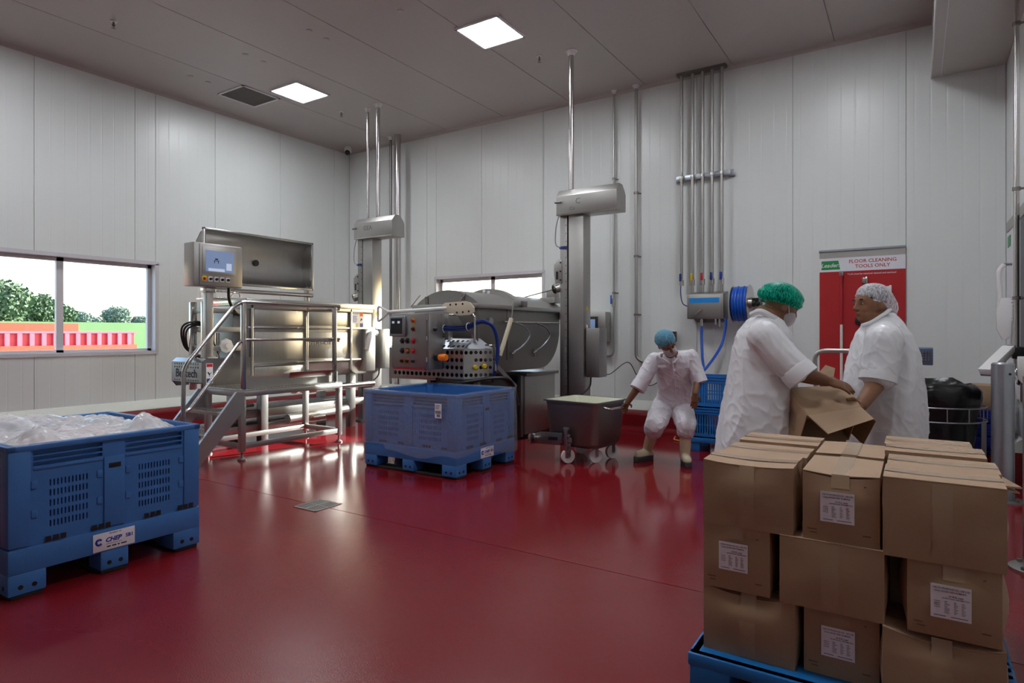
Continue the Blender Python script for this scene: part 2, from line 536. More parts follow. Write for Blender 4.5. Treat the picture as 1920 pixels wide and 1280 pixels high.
def sheet(u0, u1, z0, z1, o, u, w):
    """ribbed sandwich-panel face: shallow vertical grooves every 150 mm, chamfered long edges"""
    o, u, w = V(o), V(u), V(w)
    prof = [(u0 + .002, -.012), (u0 + .005, 0)]
    k = math.ceil((u0 + .02) / .15)
    while k * .15 < u1 - .02:
        a = k * .15
        prof += [(a - .010, 0), (a - .004, -.0012), (a + .004, -.0012), (a + .010, 0)]
        k += 1
    prof += [(u1 - .005, 0), (u1 - .002, -.012)]
    n = len(prof)
    mb = MB()
    vs = [o + u * a + w * d + Z1 * z for z in (z0, z1) for a, d in prof]
    mb.add(vs, [(i, i + 1, n + i + 1, n + i) for i in range(n - 1)])
    return mb
def wall(name, axis, at, lo, hi, inward, joint0, opening=None):
    """axis 'x' wall runs along x at y=at"""
    u = X1 if axis == 'x' else Y1
    w = (Y1 if axis == 'x' else X1) * inward
    o = w * (at * inward) if True else None
    core = MB()
    def blk(a, b, z0, z1):
        t0, t1 = at - inward * .012, at - inward * .16
        t0, t1 = min(t0, t1), max(t0, t1)
        if axis == 'x': core.box(a, b, t0, t1, z0, z1)
        else: core.box(t0, t1, a, b, z0, z1)
    if opening:
        a, b, z0, z1 = opening
        blk(lo - .2, a, -.1, ZC + .1); blk(b, hi + .2, -.1, ZC + .1); blk(a, b, -.1, z0); blk(a, b, z1, ZC + .1)
    else:
        blk(lo - .2, hi + .2, -.1, ZC + .1)
    wo = struct(core.build(name, 'wall_core', smooth=False))
    js = []
    k = math.floor((lo - joint0) / 1.2)
    while joint0 + k * 1.2 < hi:
        js.append(joint0 + k * 1.2); k += 1
    js.append(joint0 + k * 1.2)
    for j0, j1 in zip(js, js[1:]):
        a, b = max(j0, lo), min(j1, hi)
        if b - a < .05: continue
        segs = [(a, b, 0.2, ZC)]
        if opening:
            oa, ob, z0, z1 = opening
            if oa < b and ob > a:
                segs = []
                if a < oa: segs.append((a, oa, .2, ZC))
                if b > ob: segs.append((ob, b, .2, ZC))
                c, d = max(a, oa), min(b, ob)
                segs += [(c, d, .2, z0), (c, d, z1, ZC)]
        for s in segs:
            sheet(*s, w * (at * inward), u, w).build('wall_panel', 'panel_white', wo, smooth=False)
    return wo
W1 = (2.44, 4.76, 1.09, 2.36)            # left window: y0 y1 z0 z1
W2 = (-7.065, -4.90, 1.09, 2.312)        # back window: x0 x1 z0 z1
wall('wall_left', 'y', XL, YF, YB, 1, 3.277, W1)
wall('wall_back', 'x', YB, XL, XR, -1, -.083, W2)
wall('wall_right', 'y', XR, YF, YB, -1, 3.277)
wall('wall_front', 'x', YF, XL, XR, 1, -.083)

ceil = struct(MB().box(XL - .2, XR + .2, YF - .2, YB + .2, ZC + .012, ZC + .15).build('ceiling', 'wall_core'))
js = [XL] + [-8.01 + 1.2 * k for k in range(8)] + [XR]
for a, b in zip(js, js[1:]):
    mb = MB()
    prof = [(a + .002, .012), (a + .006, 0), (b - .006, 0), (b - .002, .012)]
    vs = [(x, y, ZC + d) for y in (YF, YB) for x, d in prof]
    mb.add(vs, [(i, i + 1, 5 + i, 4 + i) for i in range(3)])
    mb.build('ceiling_panel', 'ceiling_white_shaded', ceil, smooth=False)
# cove between walls and ceiling
def cove(name, o, u, w, L):
    r = .05
    pr = [(0, 0), (r, 0)] + [(r - r * math.sin(a), r - r * math.cos(a)) for a in (.4, .8, 1.2)] + [(0, r)]
    return struct(MB().prism([(a, -b) for a, b in pr], o, w, Z1, V(u) * L).build(name, 'ceiling_white_shaded'))
cove('trim_1', (XL, YF, ZC), Y1, X1, YB - YF)
cove('trim_2', (XL, YB, ZC), X1, -Y1, XR - XL)
cove('trim_3', (XR, YF, ZC), Y1, -X1, YB - YF)
# kerbs: red coved upstand with a sloping white cap
def kerb(n, o, u, w, L):
    red = [(0, 0), (.34, 0.0), (.29, .012), (.26, .04), (.25, .08), (.25, .215), (.24, .232), (.15, .275), (0, .275)]
    wht = [(0, .276), (.15, .276), (.15, .285), (.006, .40), (0, .40)]
    k = struct(MB().prism(red, o, w, Z1, V(u) * L).build('trim_%d' % n, 'kerb_red'))
    struct(MB().prism(wht, o, w, Z1, V(u) * L).build('trim_%d' % (n + 1), 'kerb_white'))
kerb(4, (XL, YF, 0), Y1, X1, YB - YF)
kerb(6, (XL, YB, 0), X1, -Y1, XR - XL)
kerb(8, (XR, 7.2, 0), Y1, -X1, YB - 7.2)
# corner angle and ceiling bulkhead in the right corner
struct(MB().box(XR - .085, XR - .004, YB - .010, YB - .003, .4, ZC).build('trim_10', 'panel_white'))
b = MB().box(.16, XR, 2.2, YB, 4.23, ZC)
struct(b.build('trim_11', 'ceiling_white_shaded', smooth=False))
struct(MB().box(.245, .25, 2.2, YB, 4.227, 4.23).box(.15, .16, 2.2, YB, 4.22, 4.29).build('trim_12', 'panel_white'))

# windows
def window(n, axis, at, out, op, mull):
    a, b, z0, z1 = op
    bx = (lambda mb, u0, u1, t0, t1, q0, q1: mb.box(u0, u1, min(t0, t1), max(t0, t1), q0, q1)) if axis == 'x' else \
         (lambda mb, u0, u1, t0, t1, q0, q1: mb.box(min(t0, t1), max(t0, t1), u0, u1, q0, q1))
    t0, t1 = at - out * .014, at + out * .17
    f = MB()
    e = .035
    bx(f, a - e, b + e, t0, t1, z1 - .012, z1 + e); bx(f, a - e, b + e, t0, t1, z0 - e, z0 + .012)
    bx(f, a - e, a + .012, t0, t1, z0, z1); bx(f, b - .012, b + e, t0, t1, z0, z1)
    w = struct(f.build('window_%d' % n, 'frame_grey', smooth=False))
    s0, s1 = at + out * .10, at + out * .15
    s = MB(); g = .05
    bx(s, a, b, s0, s1, z1 - .012 - g, z1 - .012); bx(s, a, b, s0, s1, z0 + .012, z0 + .012 + g * .7)
    bx(s, a + .012, a + .012 + g, s0, s1, z0, z1); bx(s, b - .012 - g, b - .012, s0, s1, z0, z1)
    s.build('sash', 'frame_grey', w, smooth=False)
    m = MB(); bx(m, mull - .04, mull + .04, s0, s1, z0, z1)
    m.build('mullion', 'frame_grey', w, smooth=False)
    for c, d in ((a + .05, mull - .03), (mull + .03, b - .05)):
        p = MB(); bx(p, c, d, at + out * .122, at + out * .128, z0 + .03, z1 - .05)
        p.build('pane', 'glass', w, smooth=False)
window(1, 'y', XL, -1, W1, 3.595)
window(2, 'x', YB, 1, W2, -5.92)
# ------------------------------------------------------------------ ceiling fittings
def ceiling_light(x, y, label, seen=True):
    t = thing('ceiling_light', label, 'light', (x, y, ZC), 'square ceiling light panels')
    a = .30
    f = MB()
    for s in (-1, 1):
        f.box(x - a, x + a, y + s * (a - .012) - .013, y + s * (a - .012) + .013, ZC - .018, ZC + .004)
        f.box(x + s * (a - .012) - .013, x + s * (a - .012) + .013, y - a, y + a, ZC - .018, ZC + .004)
    f.build('light_frame', 'lamp_frame', t, smooth=False)
    MB().box(x - .277, x + .277, y - .277, y + .277, ZC - .012, ZC + .002).build('diffuser', 'lamp_diffuser', t, smooth=False)
ceiling_light(-4.17, 5.97, 'lit square white ceiling light panel in front of the tall single-pole hoist')
ceiling_light(-7.55, 5.94, 'lit square white ceiling light panel next to the grey ceiling grille')
ceiling_light(-.80, 5.95, 'lit square white ceiling light panel above the two white-coated workers')
ceiling_light(-7.55, 2.2, 'added unseen square white ceiling light panel above the bag-filled blue bin by the side window')  # unseen row of three, added to brighten coats and carton tops
ceiling_light(-4.17, 2.2, 'added unseen square white ceiling light panel above the open red floor by the floor drain')
ceiling_light(-.80, 2.2, 'added unseen square white ceiling light panel above the pallet of brown cartons')
t = thing('ceiling_grille', 'grey perforated square air grille in the white ceiling', 'grille', (-8.3, 5.625, ZC))
f = MB()
x, y, a = -8.305, 5.625, .31
for s in (-1, 1):
    f.box(x - a, x + a, y + s * (a - .014) - .014, y + s * (a - .014) + .014, ZC - .014, ZC + .004)
    f.box(x + s * (a - .014) - .014, x + s * (a - .014) + .014, y - a, y + a, ZC - .014, ZC + .004)
f.build('grille_frame', 'lamp_frame', t, smooth=False)
MB().box(x - .29, x + .29, y - .29, y + .29, ZC - .004, ZC + .003).build('grille_backing', 'mesh_grey', t)
g = MB()
for k in range(24):
    q = -.28 + .56 * k / 23
    g.box(x - .285, x + .285, y + q - .004, y + q + .004, ZC - .009, ZC - .003)
    g.box(x + q - .004, x + q + .004, y - .285, y + .285, ZC - .009, ZC - .003)
o = g.build('grille_mesh', 'mesh_grey', t, smooth=False); o['kind'] = 'stuff'
for (x, y), lb in zip(((-7.597, 3.443), (-7.652, 6.816), (-4.007, 6.819)),
                  ('small brass fire sprinkler in the ceiling over the blue bag-filled bin side of the room',
                   'small fire sprinkler in the ceiling beside the pair of thin hoist poles',
                   'small fire sprinkler in the ceiling beside the thick single hoist pole')):
    t = thing('fire_sprinkler', lb, 'sprinkler', (x, y, ZC), 'ceiling fire sprinklers')
    MB().lathe([(.04, 0), (.036, -.008), (.016, -.012)], (x, y, ZC + .002)).build('rosette', 'lamp_frame', t)
    MB().lathe([(.010, -.01), (.010, -.035), (.016, -.037), (.016, -.055), (.006, -.058), (.006, -.075), (.022, -.077), (.022, -.08)], (x, y, ZC)).build('sprinkler_head', 'steel_dark', t)
for k, (px, py) in enumerate(((460, 102), (494, 116), (580, 57), (612, 73), (357, 142), (390, 154), (720, 1), (751, 20))):
    t_ = (px - 960) / F; D = (ZC - CAMH) * F / (Y0 - py)
    x, y = (-SN + CS * t_) * D, (CS + SN * t_) * D
    o = MB().lathe([(.035, .002), (.035, -.004), (.028, -.007), (.0, -.008)], (x, y, ZC), 16).build('bolt_cap', 'ceiling_white_shaded')
    tag(o, 'small round white bolt cap on the ceiling, one of several pairs', 'cap', 'ceiling bolt caps')
# camera dome in the far corner
cx, cy, cz = -8.98, 8.16, ZC
t = thing('security_camera', 'small white dome security camera high in the far corner', 'camera', (cx, cy, cz))
MB().lathe([(.045, 0), (.06, -.02), (.065, -.05), (.065, -.11), (.055, -.125), (0, -.125)], (cx, cy, cz)).build('camera_housing', 'white_plastic', t)
MB().ell((cx + .02, cy - .03, cz - .125), (.05, .05, .05)).build('camera_lens', 'black_plastic', t)

def ceiling_pole(x, y, z0, r, label, m='steel_bright', flange=True, group=None):
    t = thing('ceiling_pipe', label, 'pipe', (x, y, z0), group)
    MB().cyl((x, y, z0), (x, y, ZC), r, n=16).build('pipe', m, t)
    if flange:
        MB().lathe([(r * 1.05, -.06), (r * 1.6, -.045), (r * 1.9, -.01), (r * 2.3, -.008), (r * 2.3, .002)], (x, y, ZC), 16).build('ceiling_flange', 'lamp_frame', t)
    return t
ceiling_pole(-7.20, 6.95, 3.09, .022, 'thinner of two steel poles rising from the hoist head beside the silver duct')
ceiling_pole(-6.93, 6.90, 3.10, .032, 'thicker of two steel poles rising from the hoist head beside the silver duct')
ceiling_pole(-3.60, 6.915, 3.10, .032, 'single thick steel pole rising from the hoist head to the ceiling')
ceiling_pole(-7.71, 8.16, .45, .058, 'fat silver foil-wrapped duct pipe running up the back wall', 'steel_bright', False)
t = ceiling_pole(-7.90, 8.18, .45, .024, 'thin dark steel pipe beside the silver foil-wrapped duct', 'steel_dark')
MB().lathe([(.03, -.02), (.034, 0), (.03, .02)], (-7.90, 8.18, 3.4), 12).build('pipe_joint', 'steel_dark', t)

# ------------------------------------------------------------------ outside the windows
GZ = -1.1
o = MB().box(-160, XL - 1.2, -60, 120, GZ - .2, GZ).build('grass_field', 'grass'); struct(o)
o['kind'] = 'structure'
o2 = MB().box(-26, XL - 1.2, -30, 40, GZ, GZ + .02).build('yard', 'yard'); struct(o2)
def ribbed_bin(name, label, x, y0, y1, z0, z1, m, mr):
    t = thing(name, label, 'container', (x, y0, GZ))
    MB().box(x - 2.2, x - .06, y0, y1, GZ + .02, z1 - .04).build('container_body', m, t, smooth=False)
    MB().box(x - 2.3, x + .03, y0 - .05, y1 + .05, z1 - .07, z1).build('top_rail', 'container_pink', t, smooth=False)
    MB().box(x - .06, x + .05, y0 - .05, y1 + .05, z0 - .16, z0).build('bottom_rail', mr, t, smooth=False)
    y = y0 + .15
    while y < y1:
        MB().box(x - .06, x + .02, y, y + .13, z0, z1 - .06).build('rib', 'container_pink', t, smooth=False)
        y += .33
    return t
ribbed_bin('skip_bin', 'long red ribbed steel container outside the side window', -24.0, -3.0, 11.6, .94, 1.42, 'container_red', 'container_orange')
t = thing('flat_container', 'low orange-red container beyond the ribbed container outside the side window', 'container', (-29, 2, GZ))
MB().box(-31, -28.5, -2, 11.6, GZ, 1.74).build('container_body', 'container_orange', t, smooth=False)
MB().box(-31, -28.5, -2, 6, 1.74, 1.80).build('container_cover', 'white_plastic', t, smooth=False)
o = MB().box(-110, -35, -40, 110, GZ, 1.9).build('bank', 'grass'); struct(o)
def tree(x, y, z, h, r, m, label, seed):
    rnd = random.Random(seed)
    t = thing('tree', label, 'tree', (x, y, z), 'trees beyond the containers')
    MB().cyl((x, y, z), (x, y, z + h * .6), .15, .08, 8).build('trunk', 'bark', t)
    mb = MB()
    for i in range(3200):
        a, b = rnd.uniform(0, 2 * PI), rnd.uniform(-1, 1)
        k = rnd.uniform(.55, 1)
        q = math.sqrt(max(0, 1 - b * b * .9))
        lump = 1 + .25 * noise.noise(V((math.cos(a) * 2 + seed, math.sin(a) * 2, b * 3)))
        c = V((x + math.cos(a) * q * r * k * lump, y + math.sin(a) * q * r * k * lump, z + h * .5 + b * h * .5 * k * lump))
        d = V((rnd.uniform(-1, 1), rnd.uniform(-1, 1), rnd.uniform(-1, 1))).normalized()
        e = d.cross(V((rnd.uniform(-1, 1), rnd.uniform(-1, 1), .3))).normalized()
        s = r * .075
        mb.add([c - d * s, c + e * s * .6, c + d * s, c - e * s * .6], [(0, 1, 2, 3)])
    mb.build('foliage', m, t, smooth=False)['kind'] = 'stuff'
for x, y, h, r, m, lb in ((-44, 13.6, 2.5, 1.9, 'leaf', 'tallest dense green tree outside the side window'),
                      (-47, 16.6, 2.0, 1.5, 'leaf', 'second dense green tree leaning on the tallest tree outside'),
                      (-51, 19.2, 1.55, 1.4, 'leaf', 'low dark bushy tree just before the window mullion'),
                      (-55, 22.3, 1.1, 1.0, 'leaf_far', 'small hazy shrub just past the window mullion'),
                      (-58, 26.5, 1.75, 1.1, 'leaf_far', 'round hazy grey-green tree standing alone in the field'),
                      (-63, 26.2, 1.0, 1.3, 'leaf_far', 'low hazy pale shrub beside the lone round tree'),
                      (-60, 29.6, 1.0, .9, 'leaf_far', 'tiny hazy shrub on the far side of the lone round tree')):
    tree(x, y, 1.9, h, r, m, lb, int(-x * 7 + y * 3))

# ------------------------------------------------------------------ floor drain
dx, dy = -3.955, 3.28
t = thing('floor_drain', 'square steel floor drain grate in the red floor', 'drain', (dx, dy, 0))
f = MB(); a = .13
for s in (-1, 1):
    f.box(dx - a, dx + a, dy + s * (a - .006) - .006, dy + s * (a - .006) + .006, -.004, .004)
    f.box(dx + s * (a - .006) - .006, dx + s * (a - .006) + .006, dy - a, dy + a, -.004, .004)
f.box(dx - .006, dx + .006, dy - a, dy + a, -.004, .004).box(dx - a, dx + a, dy - .006, dy + .006, -.004, .004)
f.build('drain_frame', 'steel', t, smooth=False)
MB().box(dx - .12, dx + .12, dy - .12, dy + .12, -.004, .0008).build('drain_pit', 'black', t)
for k in range(13):
    q = -.115 + .23 * k / 12
    MB().box(dx - .12, dx + .12, dy + q - .0035, dy + q + .0035, 0, .003).build('grate_bar', 'steel_satin', t, smooth=False)

# ------------------------------------------------------------------ pallet bins
def side_breaks(W):
    us = [0, .10]
    bay = (W - .32) / 2
    slots = []
    for b0 in (.10, .10 + bay + .12):
        us.append(b0)
        m = .07
        step = (bay - 2 * m) / 11
        for k in range(11):
            a = b0 + m + k * step + step * .28
            us += [a, a + step * .42]
            slots.append((a, a + step * .42))
        us.append(b0 + bay)
    us.append(W)
    return sorted(set(round(x, 5) for x in us)), slots, bay
def bin_side(W):
    us, slots, bay = side_breaks(W)
    rows = [(.335 + k * .054, .335 + k * .054 + .034) for k in range(5)]
    lou = [(.665, .686), (.694, .715), (.723, .744)]
    vs = [.25] + [q for r in rows for q in r] + [q for r in lou for q in r] + [.78]
    bays = [(.10, .10 + bay), (.22 + bay, .22 + 2 * bay)]
    def hole(i, j):
        u, v = (us[i] + us[i + 1]) / 2, (vs[j] + vs[j + 1]) / 2
        if any(a < v < b for a, b in lou):
            return any(a + .004 < u < b - .004 for a, b in bays)
        if any(a < v < b for a, b in rows):
            return any(a < u < b for a, b in slots)
        return False
    return us, vs, hole, bay
def pallet_bin(label):
    A, B, H = 1.16, .98, .78          # x, y, height
    t = thing('pallet_bin', label, 'bin', (0, 0, 0), 'blue plastic pallet bins')
    for sgn in (-1, 1):
        us, vs, hole, bay = bin_side(B)
        s = MB().grid_plate(us, vs, hole, (sgn * A / 2, -B / 2, 0), Y1, Z1, X1 * (-sgn * .028))
        s.build('side_wall', 'bin_blue', t, smooth=False)
        us, vs, hole, bay2 = bin_side(A)
        s = MB().grid_plate(us, vs, hole, (-A / 2, sgn * B / 2, 0), X1, Z1, Y1 * (-sgn * .028))
        s.build('side_wall', 'bin_blue', t, smooth=False)
    for sx in (-1, 1):
        for sy in (-1, 1):
            x0, x1 = sorted((sx * (A / 2 + .010), sx * (A / 2 - .09)))
            y0, y1 = sorted((sy * (B / 2 + .010), sy * (B / 2 - .09)))
            MB().box(x0, x1, y0, y1, .262, .772).build('corner_post', 'bin_blue', t, bevel=.008)
    for s in (-1, 1):            # closed backs of the louvres
        x0, x1 = sorted((s * (A / 2 - .030), s * (A / 2 - .040)))
        MB().box(x0, x1, -B / 2 + .09, B / 2 - .09, .655, .752).build('louvre_back', 'bin_blue', t, smooth=False)
        y0, y1 = sorted((s * (B / 2 - .030), s * (B / 2 - .040)))
        MB().box(-A / 2 + .09, A / 2 - .09, y0, y1, .655, .752).build('louvre_back', 'bin_blue', t, smooth=False)
    rm = MB()
    for s in (-1, 1):
        rm.box(-A / 2 - .014, A / 2 + .014, s * (B / 2 - .008) - .022, s * (B / 2 - .008) + .022, .75, .78)
        rm.box(s * (A / 2 - .008) - .022, s * (A / 2 - .008) + .022, -B / 2 - .014, B / 2 + .014, .75, .78)
    rm.build('rim', 'bin_blue', t, bevel=.006)
    ribs = MB()
    for s in (-1, 1):            # centre ribs and panel edges
        x0, x1 = sorted((s * A / 2, s * (A / 2 + .010)))
        ribs.box(x0, x1, -.055, .055, .262, .66)
        for y in (-.055 - (B - .32) / 2, .055 + (B - .32) / 2, 0):
            pass
        y0, y1 = sorted((s * B / 2, s * (B / 2 + .010)))
        ribs.box(-.055, .055, y0, y1, .262, .66)
        for sg in (-1, 1):
            bay = (B - .32) / 2
            c = sg * (.06 + bay / 2)
            ribs.box(x0, x1 - s * .004 if s > 0 else x1, c - bay / 2, c + bay / 2, .645, .66)
            bay = (A - .32) / 2
            c = sg * (.06 + bay / 2)
            ribs.box(c - bay / 2, c + bay / 2, y0, y1, .645, .66)
    ribs.build('centre_rib', 'bin_blue', t, bevel=.003)
    for s in (-1, 1):            # latches and grip holes
        xo = s * (A / 2 + .011)
        MB().box(min(xo, xo + s * .002), max(xo, xo + s * .002), -.032, .032, .595, .622).build('grip_hole', 'black', t, bevel=.004)
        for y in (-.42, -.10 + .015, .10 - .015, .42):
            pass
    lm = MB().box(-.007, .007, -.014, .014, -.02, .02).mesh('latch', bevel=.003)
    for s in (-1, 1):
        for y in (-.385, -.075, .075, .385):
            for z in (.42, .57):
                obj('latch', lm, 'bin_blue', t).location = (s * A / 2, y, z)
        for x in (-.475, -.075, .075, .475):
            for z in (.42, .57):
                lo = obj('latch', lm, 'bin_blue', t); lo.location = (x, s * B / 2, z); lo.rotation_euler = (0, 0, PI / 2)
    base = MB()                  # deck beam and floor
    base.box(-A / 2 - .012, A / 2 + .012, -B / 2 - .012, B / 2 + .012, .125, .255)
    base.build('base', 'bin_blue', t, bevel=.008)
    wn_ = MB()                   # drain windows along the seam
    for s in (-1, 1):
        for c in (-.34, -.12, .16, .36):
            for k in range(3):
                y = c + k * .035
                x0, x1 = sorted((s * (A / 2 + .0125), s * (A / 2 + .0145)))
                wn_.box(x0, x1, y, y + .026, .262, .29)
                y0, y1 = sorted((s * (B / 2 + .001), s * (B / 2 + .0025)))
                wn_.box(c * 1.15 + k * .035, c * 1.15 + k * .035 + .026, y0, y1, .268, .29)
    wn_.build('drain_window', 'black_plastic', t, smooth=False)['kind'] = 'stuff'
    for ix in (-1, 0, 1):
        for iy in (-1, 0, 1):
            wx, wy = (.085, .085) if ix and iy else (.075, .075)
            cx, cy = ix * (A / 2 + .012 - wx), iy * (B / 2 + .012 - wy)
            f = MB().box(cx - wx, cx + wx, cy - wy, cy + wy, .02, .13)
            fo = f.build('foot', 'bin_blue', t, bevel=.010)
            if ix or iy:
                d = MB()
                for k in (-1, 1):
                    if ix: d.lathe([(.012, 0), (.012, .002)], (cx + ix * wx, cy + k * .03, .06), 10, X1 * ix)
                    if iy: d.lathe([(.012, 0), (.012, .002)], (cx + k * .03, cy + iy * wy, .06), 10, Y1 * iy)
                d.build('foot_hole', 'black', fo)
    for iy in (-1, 0, 1):
        cy = iy * (B / 2 + .012 - .085)
        MB().box(-A / 2 - .005, A / 2 + .005, cy - .07, cy + .07, 0, .022).build('skid', 'rubber', t, bevel=.004)
    # white maker's plate on the +x side
    px = A / 2 + .0125
    pl = MB().box(px, px + .004, -.115, .105, .135, .235).build('name_plate', 'paper', t, bevel=.001)
    pl['label'] = 'white plate with blue lettering'
    fx = px + .0042
    lettering('CHEP', .034, (fx, -.012, .180), Y1, Z1, 'blue_ink', pl, shear=.3, bold=.04)
    lettering('SB1', .028, (fx, .076, .183), Y1, Z1, 'blue_ink', pl, bold=.03)
    lettering('PROPERTY OF', .010, (fx, 0, .222), Y1, Z1, 'ink', pl)
    c = MB()
    for a0 in range(1):
        pts = arc((fx + .0005, -.085, .188), .015, .7, 5.6, Y1, Z1, 12)
        c.tube(pts, .006, 6)
    c.build('emblem', 'blue_ink', pl)
    bars = MB()
    for y0, y1 in ((-.045, -.025), (-.018, .005), (.012, .022), (.03, .06)):
        bars.box(fx, fx + .0006, y0, y1, .150, .157)
    bars.box(fx, fx + .0006, -.05, .035, .168, .170)
    bars.build('small_print', 'ink', pl)
    return t
near_bin = pallet_bin('blue plastic pallet bin heaped with clear plastic bags of meat')
mid_bin = dup(near_bin, (-4.14, 5.025, 0), 'blue plastic pallet bin wrapped in loose clear plastic film under the mixer controls')
near_bin.location = (-4.425, 1.745, 0)

# contents of the near bin: pale meat under a crumpled clear liner
def crumple(x0, x1, y0, y1, zf, nx, ny):
    mb = MB()
    vs, fs = [], []
    for j in range(ny + 1):
        for i in range(nx + 1):
            u, v = i / nx, j / ny
            x, y = x0 + (x1 - x0) * u, y0 + (y1 - y0) * v
            vs.append((x, y, zf(u, v, x, y)))
    for j in range(ny):
        for i in range(nx):
            a = j * (nx + 1) + i
            fs.append((a, a + 1, a + nx + 2, a + nx + 1))
    return mb.add(vs, fs)
bx, by = -4.425, 1.745
def meat_z(u, v, x, y):
    e = min(u, 1 - u, v, 1 - v) * 6
    return .66 + .07 * min(1, e) + .03 * noise.noise(V((x * 5, y * 5, 3.1))) + .015 * noise.noise(V((x * 13, y * 13, 1)))
o = crumple(bx - .48, bx + .48, by - .39, by + .39, meat_z, 40, 36)
n0 = len(o.v)
o.box(bx - .48, bx + .48, by - .39, by + .39, .262, .655)
o = o.build('meat_load', 'meat', None)
tag(o, 'pale pink load of meat under the clear bag in the near blue bin', 'meat')
def bag_z(u, v, x, y):
    e = min(u, 1 - u, v, 1 - v) * 8
    w = noise.noise(V((x * 4 + 9, y * 4, .5))) * .035 + abs(noise.noise(V((x * 11, y * 9, 2.5)))) * .045 + abs(noise.noise(V((x * 27 + 2, y * 24, 7)))) * .014
    hump = .085 * math.exp(-(((x - bx - .36) / .11) ** 2 + ((y - by - .28) / .10) ** 2)) + .05 * math.exp(-(((x - bx - .42) / .12) ** 2 + ((y - by + .30) / .10) ** 2))
    hump += .05 * math.exp(-(((x - bx + .35) / .2) ** 2 + ((y - by + .1) / .3) ** 2))
    return .735 + .02 * min(1, e) + w + hump
o = crumple(bx - .540, bx + .540, by - .450, by + .450, bag_z, 90, 80).build('plastic_bag', 'bag_film')
tag(o, 'crumpled clear plastic liner bag on top of the near blue bin', 'plastic bag')

# loose film hanging over the sides of the second bin
bx, by = -4.14, 5.025
A, B = 1.16 / 2 + .022, .98 / 2 + .022
per = []
N = 56
for (xa, ya), (xb, yb) in (((-A, -B), (A, -B)), ((A, -B), (A, B)), ((A, B), (-A, B)), ((-A, B), (-A, -B))):
    for k in range(N):
        s = k / N
        per.append((xa + (xb - xa) * s, ya + (yb - ya) * s))
vs, fs = [], []
nz = 18
for j in range(nz + 1):
    for i, (x, y) in enumerate(per):
        s = i / len(per)
        sk = .20 + .06 * noise.noise(V((x * 2.5, y * 2.5, 4))) - (.06 if y > 0 and x > 0 else 0) + (.05 if x < -.3 else 0)
        z = .79 - (.79 - sk) * j / nz
        k = 1 + .018 * (j / nz) + .012 * noise.noise(V((x * 6, y * 6, z * 5))) + .010 * abs(noise.noise(V((x * 15, y * 15, z * 3))))
        vs.append((bx + x * k, by + y * k, z))
L = len(per)
for j in range(nz):
    for i in range(L):
        a, b = j * L + i, j * L + (i + 1) % L
        fs.append((a, b, b + L, a + L))
# inward fold over the rim
o0 = len(vs)
for j, (k, z) in enumerate(((.97, .792), (.925, .785), (.915, .66), (.91, .50))):
    for x, y in per:
        w = .012 * noise.noise(V((x * 14, y * 14, z * 6)))
        vs.append((bx + x * (k + w), by + y * (k + w), z))
rows = [0] + [o0 + j * L for j in range(4)]
for a0, b0 in zip(rows, rows[1:]):
    for i in range(L):
        i2 = (i + 1) % L
        fs.append((a0 + i, a0 + i2, b0 + i2, b0 + i))
o = MB().add(vs, fs).build('plastic_liner', 'film')
tag(o, 'loose clear plastic film liner draped over the wrapped blue bin', 'plastic liner')
# paper tag on the wrapped bin
fy = 5.025 - .98 / 2 - .046
t = tag(MB().box(-3.77, -3.69, fy - .002, fy, .565, .70).build('bin_tag', 'paper'), 'white barcode paper tag on the wrapped blue bin', 'label')
mbk = MB()
for k in range(9): mbk.box(-3.762 + k * .0075, -3.762 + k * .0075 + .004, fy - .003, fy - .002, .605, .635)
for k in range(5): mbk.box(-3.745 + k * .008, -3.745 + k * .008 + .005, fy - .003, fy - .002, .575, .60)
for k in range(4): mbk.box(-3.763, -3.72 + .004 * k, fy - .003, fy - .002, .65 + k * .011, .654 + k * .011)
mbk.build('barcode', 'ink', t)
# ------------------------------------------------------------------ access platform with stairs
PX0, PX1, PY0, PY1, PZ = -6.69, -6.0, 3.97, 5.36, .75
t = thing('access_platform', 'stainless steel access platform with stairs and handrails beside the brine machine', 'platform', (-6.35, 4.6, 0))
MB().box(PX0, PX1, PY0, PY1, PZ - .012, PZ).build('deck', 'steel_satin', t, smooth=False)
tt = MB()
for k in range(30):
    y = PY0 + .03 + k * .046
    for i in range(8):
        tt.box(PX0 + .04 + i * .08, PX0 + .09 + i * .08, y, y + .02, PZ - .002, PZ + .008)
tt.build('deck_teeth', 'steel_bright', t, smooth=False)['kind'] = 'stuff'
for (x, y) in ((PX1 - .03, PY0 + .03), (PX1 - .03, PY1 - .03), (PX0 + .03, PY0 + .03), (PX0 + .03, PY1 - .03)):
    lg = MB().box(x - .03, x + .03, y - .03, y + .03, .09, PZ - .06).build('leg', 'steel_satin', t, bevel=.004)
    MB().lathe([(.045, 0), (.045, .012), (.02, .03), (.012, .035), (.012, .10)], (x, y, 0), 14).build('levelling_foot', 'steel_dark', lg)
for x in (PX1 - .03, PX0 + .03):
    MB().box(x - .03, x + .03, PY0, PY1, PZ - .072, PZ - .012).build('beam', 'steel_satin', t, bevel=.004)
    MB().box(x - .025, x + .025, PY0 + .06, PY1 - .06, .12, .175).build('lower_rail', 'steel_satin', t, bevel=.004)
for y in (PY0 + .03, PY1 - .03):
    MB().box(PX0 + .06, PX1 - .06, y - .03, y + .03, PZ - .072, PZ - .012).build('beam', 'steel_satin', t, bevel=.004)
    MB().box(PX0 + .06, PX1 - .06, y - .025, y + .025, .12, .175).build('lower_rail', 'steel_satin', t, bevel=.004)
